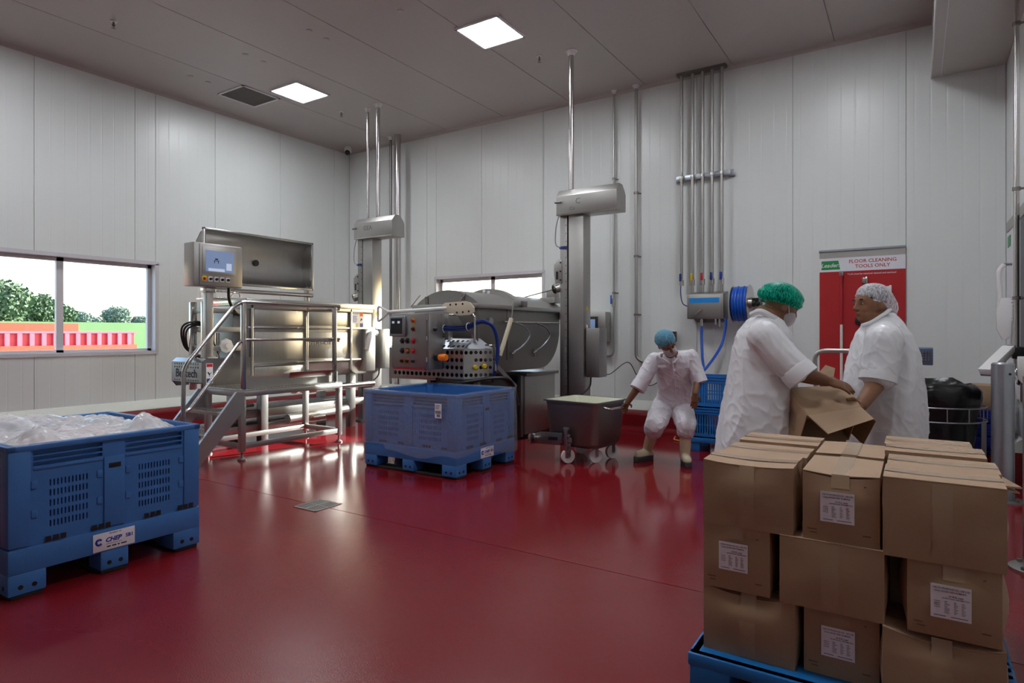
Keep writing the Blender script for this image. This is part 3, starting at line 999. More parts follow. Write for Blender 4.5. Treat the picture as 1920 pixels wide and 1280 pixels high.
# toe boards
MB().box(PX1 - .075, PX1 - .070, PY0 + .05, PY1 - .02, PZ, PZ + .13).build('toe_board', 'steel_satin', t, smooth=False)
MB().box(PX0 + .02, PX1 - .07, PY1 - .02, PY1 - .015, PZ, PZ + .13).build('toe_board', 'steel_satin', t, smooth=False)
MB().prism([(0, 0), (.05, .01), (.11, .15), (.105, .153), (.045, .014), (0, .004)], (PX1 - .15, 4.62, PZ + .004), X1, Z1, Y1 * .62).build('sloping_plate', 'steel_bright', t, smooth=False)
# stairs
def zst(y): return PZ - .04 - (PY0 - y) * (.71 / .58)
for x in (PX1 - .004, PX0 - .03):
    pr = [(PY0 + .02, PZ - .012), (PY0 + .02, PZ - .20), (PY0 - .50, .0), (PY0 - .66, .0), (PY0 - .66, .03), (PY0 - .07, PZ - .012)]
    MB().prism(pr, (x, 0, 0), Y1, Z1, X1 * .034).build('stringer', 'steel_satin', t, smooth=False)
for k, z in enumerate((.54, .33, .13)):
    y1 = PY0 - .10 - k * .18
    tr = MB().box(PX0 + .004, PX1 - .004, y1 - .16, y1 + .04, z - .03, z).build('tread', 'steel_satin', t, smooth=False)
    tb = MB()
    for i in range(13):
        for j in range(4):
            tb.box(PX0 + .03 + i * .049, PX0 + .058 + i * .049, y1 - .15 + j * .045, y1 - .125 + j * .045, z - .001, z + .009)
    tb.build('tread_teeth', 'steel_bright', tr, smooth=False)['kind'] = 'stuff'
# handrails
xr = PX1 - .03
rail = bend([(xr, PY1 - .02, 1.69), (xr, PY0 - .02, 1.69), (xr, 3.37, 1.02), (xr, 3.36, .10)], .09)
MB().tube(rail, .021, 12).build('handrail', 'steel_bright', t)
MB().tube(bend([(xr, PY1 - .02, 1.285), (xr, PY0 + .02, 1.285), (xr, 3.43, .60), (xr, 3.37, .57)], .06), .016, 10).build('mid_rail', 'steel_bright', t)
for y in (PY0 + .045, PY1 - .10):
    MB().box(xr - .021, xr + .021, y - .021, y + .021, PZ - .05, 1.68).build('post', 'steel_bright', t, bevel=.004)
xe = PX0 + .03
MB().tube(bend([(xr, PY1 - .03, 1.655), (xe, PY1 - .03, 1.655), (xe, PY1 - .03, PZ)], .09), .018, 10).build('end_rail', 'steel_bright', t)
MB().tube([(xr, PY1 - .03, 1.26), (xe, PY1 - .03, 1.26)], .014, 10).build('end_rail', 'steel_bright', t)

# ------------------------------------------------------------------ brine injector / tumbler (long stainless machine by the left wall)
MX0, MX1, MY0, MY1 = -7.62, -6.78, 4.56, 6.62
t = thing('brine_machine', 'long stainless steel processing machine with raised lid by the side wall', 'machine', (-7.2, 5.5, 0))
MB().prism([(MX0, .80), (MX0, 1.76), (MX1 + .03, 1.76), (MX1 + .03, 1.66), (MX1, 1.64), (MX1, .95), (MX1 - .12, .76), (MX0 + .1, .76)],
           (0, MY0, 0), X1, Z1, Y1 * (MY1 - MY0)).build('tank', 'steel', t, bevel=.006)
MB().box(MX0 - .02, MX1 + .045, MY0 - .03, MY1 + .02, 1.70, 1.78).build('tank_rim', 'steel_bright', t, bevel=.006)
for z in (1.41, .96):
    MB().box(MX1 - .01, MX1 + .022, MY0, MY1, z, z + .03).build('stiffener', 'steel_bright', t, bevel=.006)
for y in (4.60, 5.42, 6.18):
    MB().box(MX1 - .01, MX1 + .03, y, y + .035, .84, 1.70).build('stiffener', 'steel', t, bevel=.004)
for y0, y1, z0, z1 in ((4.66, 5.39, 1.02, 1.37), (4.66, 5.39, 1.46, 1.66), (5.48, 6.15, 1.02, 1.37), (5.48, 6.15, 1.46, 1.66), (4.66, 5.39, .84, .94)):
    MB().box(MX1 - .004, MX1 + .007, y0, y1, z0, z1).build('panel', 'steel', t, bevel=.012)
lettering('Bentech', .125, (MX1 + .0085, 5.64, 1.20), Y1, Z1, 'steel_bright', t, depth=.002)
st = MB().box(MX1 + .022, MX1 + .025, 6.20, 6.34, 1.50, 1.63).build('notice', 'paper', t)
mb = MB()
for k in range(5): mb.box(MX1 + .025, MX1 + .0258, 6.21, 6.30 + .006 * (k % 3), 1.515 + k * .02, 1.522 + k * .02)
mb.build('small_print', 'blue_ink', st)
st = MB().box(MX1 + .022, MX1 + .025, 6.36, 6.43, 1.44, 1.66).build('warning_notice', 'paper', t)
MB().box(MX1 + .025, MX1 + .0262, 6.363, 6.427, 1.60, 1.657).build('orange_band', 'orange', st)
MB().box(MX1 + .025, MX1 + .0262, 6.363, 6.427, 1.443, 1.50).build('grey_band', 'hose_navy', st)
MB().prism([(0, 0), (.02, .01), (.045, .03), (.03, .035), (.012, .045)], (MX1 + .025, 6.372, 1.53), Y1, Z1, X1 * .0012).build('pictogram', 'ink', st)
# white guard bracket at the far end
MB().tube(curve([(MX1 + .05, 6.48, 1.12), (MX1 + .09, 6.50, 1.30), (MX1 + .06, 6.60, 1.36), (MX1 + .06, 6.66, 1.36)]), .045, 10).build('white_elbow', 'white_plastic', t)
MB().box(MX1 - .3, MX1 + .06, 6.44, 6.64, .80, 1.42).build('end_box', 'steel', t, bevel=.012)
# lid raised behind the tank
LXb, LY0, LY1, LZ0, LZ1 = -7.86, 4.555, 6.30, 2.0, 2.73
LX = -7.70
sec = [(LX, LZ0 + .02), (LX - .10, LZ0 + .05), (LX - .20, LZ0 + .16), (LX - .23, LZ0 + .36), (LX - .20, LZ1 - .16), (LX - .10, LZ1 - .05), (LX, LZ1 - .02)]
inner = MB()
n = len(sec)
vs = [(x, y, z) for y in (LY0 + .03, LY1 - .03) for x, z in sec] + [(x - .012, y, z) for y in (LY0 + .03, LY1 - .03) for x, z in sec]
fs = [(i, i + 1, n + i + 1, n + i) for i in range(n - 1)] + [(2 * n + i, 3 * n + i, 3 * n + i + 1, 2 * n + i + 1) for i in range(n - 1)]
fs += [tuple(range(n)), tuple(reversed(range(n, 2 * n)))]
lid = inner.add(vs, fs).build('lid', 'steel', t)
lf = MB()
for (y0, y1, z0, z1) in ((LY0, LY1, LZ1 - .035, LZ1), (LY0, LY1, LZ0, LZ0 + .035), (LY0, LY0 + .035, LZ0, LZ1), (LY1 - .035, LY1, LZ0, LZ1)):
    lf.box(LX - .03, LX + .012, y0, y1, z0, z1)
lf.build('lid_rim', 'steel_bright', lid, bevel=.008)
MB().lathe([(.045, 0), (.045, .01), (.032, .012), (.0, .012)], (LX - .215, 5.47, 2.36), 16, X1).build('lid_port', 'black', lid)
for y in (LY0 + .06, LY1 - .06):
    MB().box(LX - .10, LX - .04, y - .025, y + .025, 1.70, 2.06).build('lid_hinge', 'steel', t, bevel=.004)
MB().cyl((LX - .02, LY0, 1.93), (LX - .02, LY1, 1.93), .03, n=12).build('hinge_tube', 'steel_bright', t)
MB().box(MX0 + .0, MX0 + .42, MY0 - .14, MY0 + .35, 1.78, 1.80).build('top_plate', 'steel_bright', t, bevel=.003)
MB().tube(arc((MX1 - .25, MY0 + .02, 1.80), .06, 0, PI, Y1, Z1), .009, 8).build('lifting_eye', 'steel_bright', t)
# open drive end with posts, cylinders and hoses
for x in (-7.06, -6.82):
    MB().box(x - .025, x + .025, 4.02, 4.09, .70, 1.72).build('end_post', 'steel_bright', t, bevel=.004)
for z in (1.62, 1.40, 1.18):
    MB().box(-7.06, -6.82, 4.05, 4.10, z - .03, z + .03).build('cross_bar', 'steel_satin', t, bevel=.004)
    MB().box(-6.85, -6.79, 4.06, MY0, z - .03, z + .03).build('cross_bar', 'steel_satin', t, bevel=.004)
MB().box(-7.50, -6.84, 4.42, 4.55, .80, 1.66).build('drive_plate', 'steel_dark', t, bevel=.004)
for x, y, z0, z1, r in ((-7.02, 4.2, .98, 1.42, .030), (-6.97, 4.3, 1.02, 1.36, .025), (-6.90, 4.2, 1.22, 1.36, .036), (-6.90, 4.2, 1.02, 1.22, .014)):
    MB().cyl((x, y, z0), (x, y, z1), r, n=14).build('air_cylinder', 'steel_bright', t)
MB().lathe([(.085, 0), (.085, .02), (.03, .025), (.03, .05), (0, .05)], (-6.80, 4.30, 1.21), 8, X1).build('hand_wheel', 'white_plastic', t)
for k, off in enumerate((0, .035, .07)):
    MB().tube(curve([(-7.0, 4.10 + off, 1.07), (-7.10 - off * .7, 4.02, 1.18), (-7.08 - off * .5, 3.99 - off * .5, 1.38 + off * .6), (-6.98, 4.05, 1.45 + off * .6), (-6.90, 4.2, 1.42)]), .011, 8).build('cable', 'black_plastic', t)
MB().tube(curve([(-6.84, 4.12, 1.55), (-6.82, 4.14, 1.32), (-6.81, 4.22, 1.10), (-6.86, 4.28, 1.02)]), .008, 8).build('cable', 'black_plastic', t)
# perforated motor cover with the maker's name
CX0, CX1, CY0, CY1, CZ0, CZ1 = -7.32, -6.70, 3.95, 4.56, .74, 1.07
cv = MB().prism([(CY0, CZ0 + .06), (CY0, CZ1 - .045), (CY0 + .06, CZ1), (CY1, CZ1), (CY1, CZ0), (CY0 + .05, CZ0)], (CX1 - .008, 0, 0), Y1, Z1, X1 * .008)
cv.prism([(CY0, CZ0 + .06), (CY0, CZ1 - .045), (CY0 + .06, CZ1), (CY1, CZ1), (CY1, CZ0), (CY0 + .05, CZ0)], (CX0, 0, 0), Y1, Z1, X1 * .008)
cv.obox(((CX0 + CX1) / 2, CY0 + .03, CZ1 - .0225), X1 * ((CX1 - CX0) / 2), V((0, .03, .0225)), V((0, -.002, .003)))
cv.box(CX0, CX1, CY0 + .06, CY1, CZ1 - .006, CZ1)
cv = cv.build('motor_cover', 'steel_bright', t, smooth=False)
MB().hole_plate(13, 6, .62 / 13, .225 / 6, .011, lambda i, j: j in (0, 4, 5) and 0 < i < 12, (CX0, CY0 - .003, CZ0 + .06), X1, Z1, Y1 * .006).build('perforated_face', 'steel_satin', cv, smooth=False, weld=True)
MB().box(CX0 + .01, CX1 - .01, CY0 + .012, CY0 + .016, CZ0 + .05, CZ1 - .04).build('cover_lining', 'black', cv)
lettering('Bentech', .135, ((CX0 + CX1) / 2 + .0, CY0 - .0045, CZ0 + .115), X1, Z1, 'ink', cv)
ws = MB().box(CX1, CX1 + .002, CY0 + .05, CY0 + .13, CZ0 + .05, CZ1 - .055).build('warning_notice', 'paper', cv)
MB().box(CX1 + .002, CX1 + .003, CY0 + .055, CY0 + .125, CZ1 - .095, CZ1 - .06).build('red_band', 'red', ws)
MB().box(CX1 + .002, CX1 + .003, CY0 + .055, CY0 + .125, CZ0 + .055, CZ0 + .105).build('grey_band', 'hose_navy', ws)
MB().prism([(0, .06), (.02, .03), (.035, .0), (.03, .03), (.055, .065), (.03, .045), (.015, .065)], (CX1 + .002, CY0 + .062, CZ0 + .115), Y1, Z1, X1 * .001).build('pictogram', 'ink', ws)
# legs, tray and pipework below
for x in (MX0 + .08, MX1 - .12):
    for y in (MY0 + .3, MY1 - .3):
        MB().box(x - .05, x + .05, y - .05, y + .05, 0, .78).build('leg', 'steel', t, bevel=.004)
MB().box(-7.30, -7.22, 4.70, 4.78, 0, .76).build('leg', 'steel', t, bevel=.004)
MB().box(-7.5, -6.92, 4.3, 6.6, .30, .40).build('drip_tray', 'steel_dark', t, bevel=.006)
MB().box(-7.5, -6.92, 4.2, 5.9, .14, .22).build('drip_tray', 'steel', t, bevel=.006)
for k, y in enumerate((5.28, 5.42)):
    MB().tube(bend([(-6.88, y, .78), (-6.88, y, .58), (-6.88, y + .12, .58), (-6.88, y + .12, .70)], .05), .026, 10).build('pipe', 'steel_bright', t)
MB().cyl((-6.88, 5.50, .60), (-6.88, 6.75, .60), .045, n=14).build('pipe', 'steel_bright', t)
MB().cyl((-6.88, 5.52, .60), (-6.88, 5.64, .60), .075, n=16).build('valve', 'steel_bright', t)
MB().cyl((-6.85, 5.2, .24), (-6.85, 6.2, .27), .06, n=14).build('pump_pipe', 'steel_satin', t)
MB().cyl((-6.8, 5.55, .22), (-6.8, 5.75, .22), .035, n=12).build('valve', 'steel_bright', t)
MB().tube(bend([(-7.0, 4.62, .76), (-7.0, 4.62, .45), (-7.0, 4.8, .45)], .08), .022, 10).build('pipe', 'steel_dark', t)

# operator screen on its own column
t = thing('operator_console', 'stainless operator console with touch screen on a square column', 'control panel', (-6.72, 4.12, 0))
MB().box(-6.80, -6.60, 3.80, 4.38, 1.88, 2.36).build('cabinet', 'steel_satin', t, bevel=.012)
do = MB().box(-6.60, -6.59, 3.86, 4.375, 1.89, 2.35).build('door', 'steel', t, bevel=.004)
MB().box(-6.59, -6.583, 3.89, 4.29, 2.02, 2.32).build('screen_bezel', 'steel_satin', do, bevel=.003)
MB().box(-6.583, -6.581, 3.925, 4.265, 2.045, 2.28).build('screen', 'screen_blue', do)
sg = MB().box(-6.581, -6.580, 3.955, 4.15, 2.05, 2.082).box(-6.581, -6.580, 4.17, 4.235, 2.07, 2.15)
sg.build('screen_menu', 'screen_pale', do)
MB().box(-6.581, -6.580, 4.02, 4.085, 2.165, 2.172).box(-6.581, -6.580, 4.025, 4.032, 2.14, 2.165).box(-6.581, -6.580, 4.07, 4.077, 2.14, 2.165).box(-6.581, -6.580, 4.035, 4.07, 2.18, 2.195).build('screen_drawing', 'ink', do)
for k, (y, m) in enumerate(((3.915, 'red'), (3.985, 'black_plastic'), (4.055, 'black_plastic'), (4.125, 'black_plastic'), (4.195, 'black_plastic'))):
    if k: MB().box(-6.59, -6.588, y - .024, y + .024, 1.935, 1.99).build('button_plate', 'white_plastic', do)
    else: MB().lathe([(.032, 0), (.032, .003)], (-6.59, y, 1.965), 16, X1).build('button_plate', 'yellow', do)
    MB().lathe([(.016, 0), (.016, .012), (.012, .022), (0, .022)], (-6.588, y, 1.962), 14, X1).build('button', m, do)
MB().box(-6.80, -6.72, 4.02, 4.10, 1.068, 1.86).build('column', 'steel_satin', t, bevel=.005)
MB().box(-6.82, -6.70, 4.0, 4.12, 1.82, 1.885).build('column_clamp', 'steel_bright', t, bevel=.008)
MB().box(-6.84, -6.70, 4.02, 4.14, 1.065, 1.085).build('column_foot', 'steel_satin', t, bevel=.005)
MB().tube(curve([(-6.68, 4.26, 1.89), (-6.68, 4.27, 1.74), (-6.72, 4.36, 1.62), (-6.80, 4.46, 1.58)]), .018, 10).build('cable', 'black_plastic', t)

# ------------------------------------------------------------------ column hoists
def hoist(x0, label, name1, name2):
    t = thing('column_hoist', label, 'hoist', (x0 + .15, 6.97, 0), 'stainless column hoists')
    y0, y1 = 6.86, 7.05
    c = MB().box(x0, x0 + .10, y0, y1, 0, 2.83).build('guide_rail', 'steel', t, bevel=.004)
    b = MB()
    for k in range(24): b.lathe([(.006, 0), (.006, .003)], (x0 + .085, y0, .4 + k * .1), 8, -Y1)
    b.build('rivets', 'black', c)
    MB().box(x0 + .10, x0 + .125, y0 + .05, y1, 0, 2.83).build('chain_slot', 'black', t, smooth=False)
    MB().box(x0 + .125, x0 + .33, y0 - .01, y1, 0, 2.83).build('column', 'steel_satin', t, bevel=.006)
    MB().box(x0 - .1, x0 + .45, y0 - .12, y1 + .12, 0, .02).build('base_plate', 'steel_dark', t, bevel=.003)
    hx0, hx1, hy0, hy1, hz0, hz1 = x0 - .02, x0 + .79, 6.80, 7.07, 2.82, 3.14
    hd = MB().prism([(hy0, hz0), (hy0, hz1 - .085), (hy0 + .075, hz1), (hy1 - .10, hz1), (hy1 - .03, hz1 - .07), (hy1, hz1 - .12), (hy1, hz0)],
               (hx0, 0, 0), Y1, Z1, X1 * (hx1 - hx0)).build('head_cover', 'steel_satin', t, bevel=.003)
    MB().box(hx0 + .004, hx1, hy0 - .006, hy0, hz0 - .004, hz0 + .012).build('cover_lip', 'steel_bright', hd)
    MB().cyl((hx0 - .012, hy0 - .015, hz0 + .16), (hx0 + .07, hy0 - .015, hz0 + .16), .013, n=10).build('cover_hinge', 'steel_dark', hd)
    lettering(name1, .10, (hx0 + .30, hy0 - .001, hz0 + .12), X1, Z1, 'steel_dark', hd, depth=.0008)
    if name2: lettering(name2, .06, (hx0 + .22, hy0 - .001, hz0 + .05), X1, Z1, 'steel_dark', hd, depth=.0008)
    # carriage bracket with roller cup
    br = MB().prism([(0, 0), (.09, 0), (.09, .30), (.05, .30), (-.02, .24), (-.02, .12)], (x0 - .06, y0 - .012, 1.98), X1, Z1, Y1 * .012)
    br = br.build('carriage_plate', 'steel_satin', t, bevel=.002)
    b = MB()
    for z in (2.02, 2.13, 2.24): b.lathe([(.011, 0), (.011, .008), (0, .008)], (x0 + .015, y0 - .012, z), 8, -Y1)
    b.box(x0 - .05, x0 - .02, y0 - .014, y0 - .011, 2.03, 2.13)
    b.build('bolts', 'black', br)
    MB().lathe([(.05, 0), (.062, .01), (.062, .07), (.05, .075), (.045, .02), (0, .02)], (x0 - .035, y0 + .03, 1.93), 18, V((-.5, -.8, -.3))).build('roller_cup', 'steel_bright', t)
    MB().tube(curve([(x0 - .005, 6.84, 2.83), (x0 - .04, 6.83, 2.68), (x0 - .05, 6.83, 2.5), (x0 - .02, 6.84, 2.44), (x0 + .05, 6.85, 2.43)]), .007, 8).build('cable', 'galv', t)
    MB().box(x0 + .0, x0 + .10, y0 - .02, y0 - .01, 2.41, 2.44).build('cable_clip', 'hose_navy', t)
    # control box and stickers on the side
    xs = x0 + .33
    bx = MB().box(xs + .02, xs + .20, y0 + .02, y0 + .24, .82, 1.42).build('control_box', 'steel', t, bevel=.006)
    MB().box(xs, xs + .03, y0 + .05, y0 + .15, 1.0, 1.3).build('box_bracket', 'steel_dark', t)
    MB().tube(curve([(xs + .06, y0 + .08, .82), (xs + .05, y0 + .06, .70), (xs - .02, y0 - .02, .6)]), .010, 8).build('cable', 'black_plastic', t)
    fy = y0 - .0115
    strip = MB().box(xs - .075, xs - .004, fy, fy + .002, 1.02, 1.72)
    for z, m in ((1.66, 'yellow'), (1.44, 'paper'), (1.33, 'paper'), (1.22, 'blue_ink'), (1.16, 'blue_ink'), (1.07, 'blue_ink')):
        so = MB().lathe([(.03, 0), (.03, .0015)], (xs + .0005, y0 + .09, z), 16, X1).build('sticker', m, t)
        if m == 'paper':
            MB().tube(arc((xs + .002, y0 + .09, z), .025, 0, 2 * PI, Y1, Z1, 18), .003, 6).build('red_ring', 'red', so)
    return t
hoist(-7.33, 'stainless column hoist between the brine machine and the mixer controls', 'GEA', None)
hoist(-3.73, 'stainless column hoist behind the steel tote cart', 'C', 'Co')

# ------------------------------------------------------------------ mixer
t = thing('mixer', 'large stainless steel mixer with domed lid and perforated drive guard', 'mixer', (-4.75, 6.9, 0))
GX0, GX1, GYF, GYB, RZ = -5.22, -4.28, 5.86, 7.86, 1.67
R_ = .55
prof = [(GYF, RZ), (GYF, .95 + R_ * .6)]
prof += [(GYF + R_ - R_ * math.cos(a), .88 + R_ - R_ * math.sin(a)) for a in [i * PI / 16 for i in range(1, 9)]]
prof += [(GYB - R_ + R_ * math.sin(a), .88 + R_ - R_ * math.cos(a)) for a in [i * PI / 16 for i in range(0, 8)]]
prof += [(GYB, RZ)]
MB().prism(prof, (GX0, 0, 0), Y1, Z1, X1 * (GX1 - GX0)).build('trough', 'steel_dark', t, bevel=.006)
MB().box(GX1 - .005, GX1 + .012, GYF + .62, GYF + .66, 1.02, RZ).box(GX1 - .005, GX1 + .012, GYF, GYF + .03, 1.02, RZ).build('trough_rib', 'steel_dark', t, bevel=.003)
MB().box(GX0 - .04, GX1 + .05, GYF - .04, GYB + .05, RZ - .02, RZ + .035).build('trough_rim', 'steel_satin', t, bevel=.008)
MB().box(GX1 + .0, GX1 + .06, GYB - .02, GYB + .06, RZ - .12, RZ + .02).build('rim_corner', 'steel_dark', t, bevel=.004)
def dome(x0, x1, z0, rise, y0, y1, n=18):
    c = (x0 + x1) / 2; h = (x1 - x0) / 2
    R = (h * h + rise * rise) / (2 * rise); a = math.asin(h / R)
    pr = [(c + R * math.sin(-a + 2 * a * i / n), z0 + rise - R + R * math.cos(-a + 2 * a * i / n)) for i in range(n + 1)]
    return MB().prism(pr, (0, y0, 0), X1, Z1, Y1 * (y1 - y0))
DZ = RZ + .036
lid = dome(GX0, GX1 + .02, DZ, .17, GYF, GYF + .85).build('lid', 'steel', t)
lid2 = dome(GX0, GX1 + .03, DZ, .17, GYF + .92, GYB + .02).build('lid', 'steel', t)
band = dome(GX0 - .02, GX1 + .07, DZ, .235, GYF + .82, GYF + .94).build('lid_band', 'steel_satin', t)
hl = MB()
for k in range(5):
    a = -.25 + k * .18
    x = (GX0 + GX1) / 2 + .05 + .8 * math.sin(a) * .5 + .12
    hl.lathe([(.022, 0), (.022, .004)], ((GX0 + GX1) / 2 - .02 + k * .075, GYF + .818, DZ + .205 - .0016 * (k * 3.2) ** 2), 12, -Y1)
hl.build('band_hole', 'paper', band)['kind'] = 'stuff'
MB().box(GX1 - .02, GX1 + .10, GYF + .80, GYF + .96, DZ - .01, DZ + .06).build('hinge_block', 'steel_dark', t, bevel=.008)
MB().box(GX0 + .15, GX0 + .19, GYF - .012, GYF, RZ + .03, DZ + .10).box(GX1 - .22, GX1 - .18, GYF - .012, GYF, RZ + .03, DZ + .10).build('lid_bracket', 'steel_dark', t)
for x, s in ((GX0 + .08, -1), (GX1 - .15, 1)):
    MB().cyl((x - s * .0, GYF - .02, DZ + .12), (x - .15, GYF - .02, DZ - .02), .007, n=8).build('lid_stay', 'steel_bright', t)
MB().box(GX1 - .24, GX1 + .0, GYB - .15, GYB + .05, DZ + .08, DZ + .16).box(GX1 - .16, GX1 - .02, GYB - .1, GYB + .04, DZ + .15, DZ + .26).build('vent_box', 'steel', t, bevel=.003)
MB().cyl((-4.75, 7.6, DZ + .16), (-3.55, 7.05, DZ + .29), .009, n=8).build('stay_rod', 'steel_dark', t)
# front end: drive frame and perforated guard
GY = 5.56
gx0, gx1, gx2 = -5.39, -4.25, -4.06
z0, z1, z2 = .84, 1.18, 1.295
g = MB()
nu = 17; su = (gx1 - gx0) / nu
def gh(i, j):
    if j == 0: return i > 0
    return i > 12
g.hole_plate(nu, 4, su, (z1 - z0) / 4, .024, gh, (gx0, GY, z0), X1, Z1, Y1 * .004)
d = V((gx2 - gx1, 5.86 - GY, 0)); L = d.length; d.normalize()
g.hole_plate(6, 4, L / 6, (z1 - z0) / 4, .021, lambda i, j: not (j in (1, 2) and i < 2), (gx1, GY, z0), d, Z1, V((-d.y, d.x, 0)) * .004)
g.box(gx0, gx0 + .004, GY, 5.86, z0, z1)
g.add([(gx0, GY, z0), (gx1, GY, z0), (gx2, 5.86, z0), (gx0, 5.86, z0), (gx0, GY, z0 - .03), (gx1 - .02, GY + .02, z0 - .03), (gx2 - .03, 5.86, z0 - .03), (gx0, 5.86, z0 - .03)],
      [(0, 1, 5, 4), (1, 2, 6, 5), (4, 5, 6, 7)])
guard = g.build('drive_guard', 'steel_satin', t, smooth=False, weld=True)
sl = MB()
e = V((0, .16, z2 - z1)); Le = e.length; e.normalize()
sl.hole_plate(5, 2, (gx1 - (-4.60)) / 5, Le / 2, .020, lambda i, j: True, (-4.60, GY, z1), X1, e, V((0, .003, -.003)))
sl.add([(gx1 - .005, GY, z1), (gx2, 5.86, z1), (gx2 - .18, 5.86, z2), (gx1 - .09, GY + .16, z2)], [(0, 1, 2, 3)])
sl.add([(-5.39, GY, z1), (-4.60, GY, z1), (-4.60, GY + .16, z2), (-5.39, GY + .16, z2)], [(0, 1, 2, 3)])
sl.build('guard_top', 'galv', guard, smooth=False)
MB().box(gx0 + .02, gx2 - .22, GY + .10, GY + .24, z0 + .0, z1 - .0).build('guard_lining', 'black', guard)
MB().lathe([(.03, 0), (.03, .05), (.02, .06)], (-4.20, GY + .13, .97), 10, V((.85, -.53, 0))).lathe([(.03, 0), (.03, .05), (.02, .06)], (-4.14, GY + .22, .98), 10, V((.85, -.53, 0))).build('brass_fitting', 'yellow', guard)
MB().box(-5.18, -4.30, 5.78, 5.90, 1.0, 1.62).build('drive_housing', 'steel_dark', t, bevel=.004)
MB().box(-4.56, -4.50, 5.60, 5.68, 1.28, 1.58).build('frame_post', 'steel_satin', t, bevel=.003)
MB().tube(bend([(-4.53, 5.62, 1.57), (-4.14, 5.62, 1.57), (-4.14, 5.62, 1.25)], .05), .013, 10).build('frame_bar', 'steel_bright', t)
MB().prism([(0, 0), (.30, 0), (.30, -.30)], (-4.50, 5.76, 1.56), X1, Z1, Y1 * .01).build('gusset', 'steel_dark', t)
MB().tube(bend([(-4.12, 5.80, 1.22), (-3.98, 5.80, 1.22), (-3.98, 5.80, .93)], .04), .012, 8).build('frame_bar', 'steel_bright', t)
# blue hose bundle
for k in range(6):
    a = k * 1.05
    oy, oz = .012 * math.cos(a) , .028 * math.sin(a) + .004 * k
    pts = [(-4.66, 5.62 + oy, 1.415 + oz), (-4.45, 5.60 + oy, 1.40 + oz), (-4.25, 5.62 + oy, 1.41 + oz), (-4.05 - .01 * k, 5.66 + oy, 1.48 + oz * .8), (-3.97 + .012 * math.cos(a), 5.74, 1.42), (-3.95 + .012 * math.cos(a), 5.80 + .012 * math.sin(a), 1.2), (-4.0 + .012 * math.cos(a), 5.82 + .012 * math.sin(a), .95), (-4.08, 5.88, .80)]
    MB().tube(curve(pts, 6), .012, 7).build('blue_hose', 'hose_navy', t)
for x, z in ((-4.56, 1.41), (-4.22, 1.43)):
    MB().tube(arc((x, 5.61, z), .045, 0, 2 * PI, Y1, Z1, 14), .005, 6).build('cable_tie', 'paper', t)
# lid spring strut with hook
MB().cyl((-3.99, 5.90, 1.10), (-3.93, 6.05, 1.53), .026, n=14).build('spring_strut', 'cream', t)
MB().cyl((-3.93, 6.05, 1.53), (-4.10, 6.35, 1.72), .008, n=8).build('strut_hook', 'steel_bright', t)
MB().cyl((-3.99, 5.90, 1.10), (-4.20, 5.90, 1.00), .012, n=8).build('strut_pin', 'steel_dark', t)
# air hoses and clamps on the trough side
MB().tube([(GX1 + .03, 6.38, 1.50), (GX1 + .03, 7.80, 1.50)], .010, 8).build('air_line', 'steel_bright', t)
for y in (6.62, 7.15):
    MB().tube(curve([(GX1 + .04, y, 1.49), (GX1 + .10, y + .12, 1.44), (GX1 + .12, y + .22, 1.33), (GX1 + .08, y + .12, 1.20), (GX1 + .03, y - .02, 1.12)]), .010, 8).build('air_hose', 'galv', t)
    b = MB().cyl((GX1 + .02, y - .06, 1.10), (GX1 + .02, y + .03, 1.12), .010, n=8).cyl((GX1 + .02, y - .02, 1.14), (GX1 + .02, y - .01, 1.04), .009, n=8)
    b.build('toggle_clamp', 'steel_bright', t)
MB().lathe([(.045, 0), (.045, .02), (.03, .025), (0, .025)], (GX1 + .012, 6.10, 1.50), 14, X1).build('gauge', 'galv', t)
# base cabinet and frame
MB().box(GX0 + .05, GX1 - .02, 6.95, 7.76, .02, .80).build('base_cabinet', 'steel', t, bevel=.006)
MB().box(GX0 + .02, GX1 + .02, 6.93, 7.80, .79, .83).build('cabinet_top', 'steel_dark', t, bevel=.004)
MB().box(GX1 - .10, GX1 - .04, 6.88, 6.94, 0, .80).build('frame_leg', 'steel_dark', t, bevel=.004)
MB().box(GX0 + .05, GX0 + .11, 6.0, 6.06, 0, 1.0).build('frame_leg', 'steel_dark', t, bevel=.004)
MB().box(GX1 - .16, GX1 - .10, 6.0, 6.06, 0, 1.0).build('frame_leg', 'steel_dark', t, bevel=.004)
MB().box(GX0 + .1, GX1 - .15, 6.05, 6.95, .10, .80).build('gearbox', 'black_plastic', t, bevel=.02)
MB().bar((-4.02, 5.86, .98), (-3.98, 6.2, .72), .05, .05).build('brace', 'steel', t)
MB().tube(curve([(-4.62, 5.53, .83), (-4.45, 5.54, .79), (-4.2, 5.60, .815), (-3.98, 5.86, .85), (-3.92, 6.05, .78), (-4.0, 6.3, .5)]), .02, 8).build('black_cable', 'black_plastic', t)

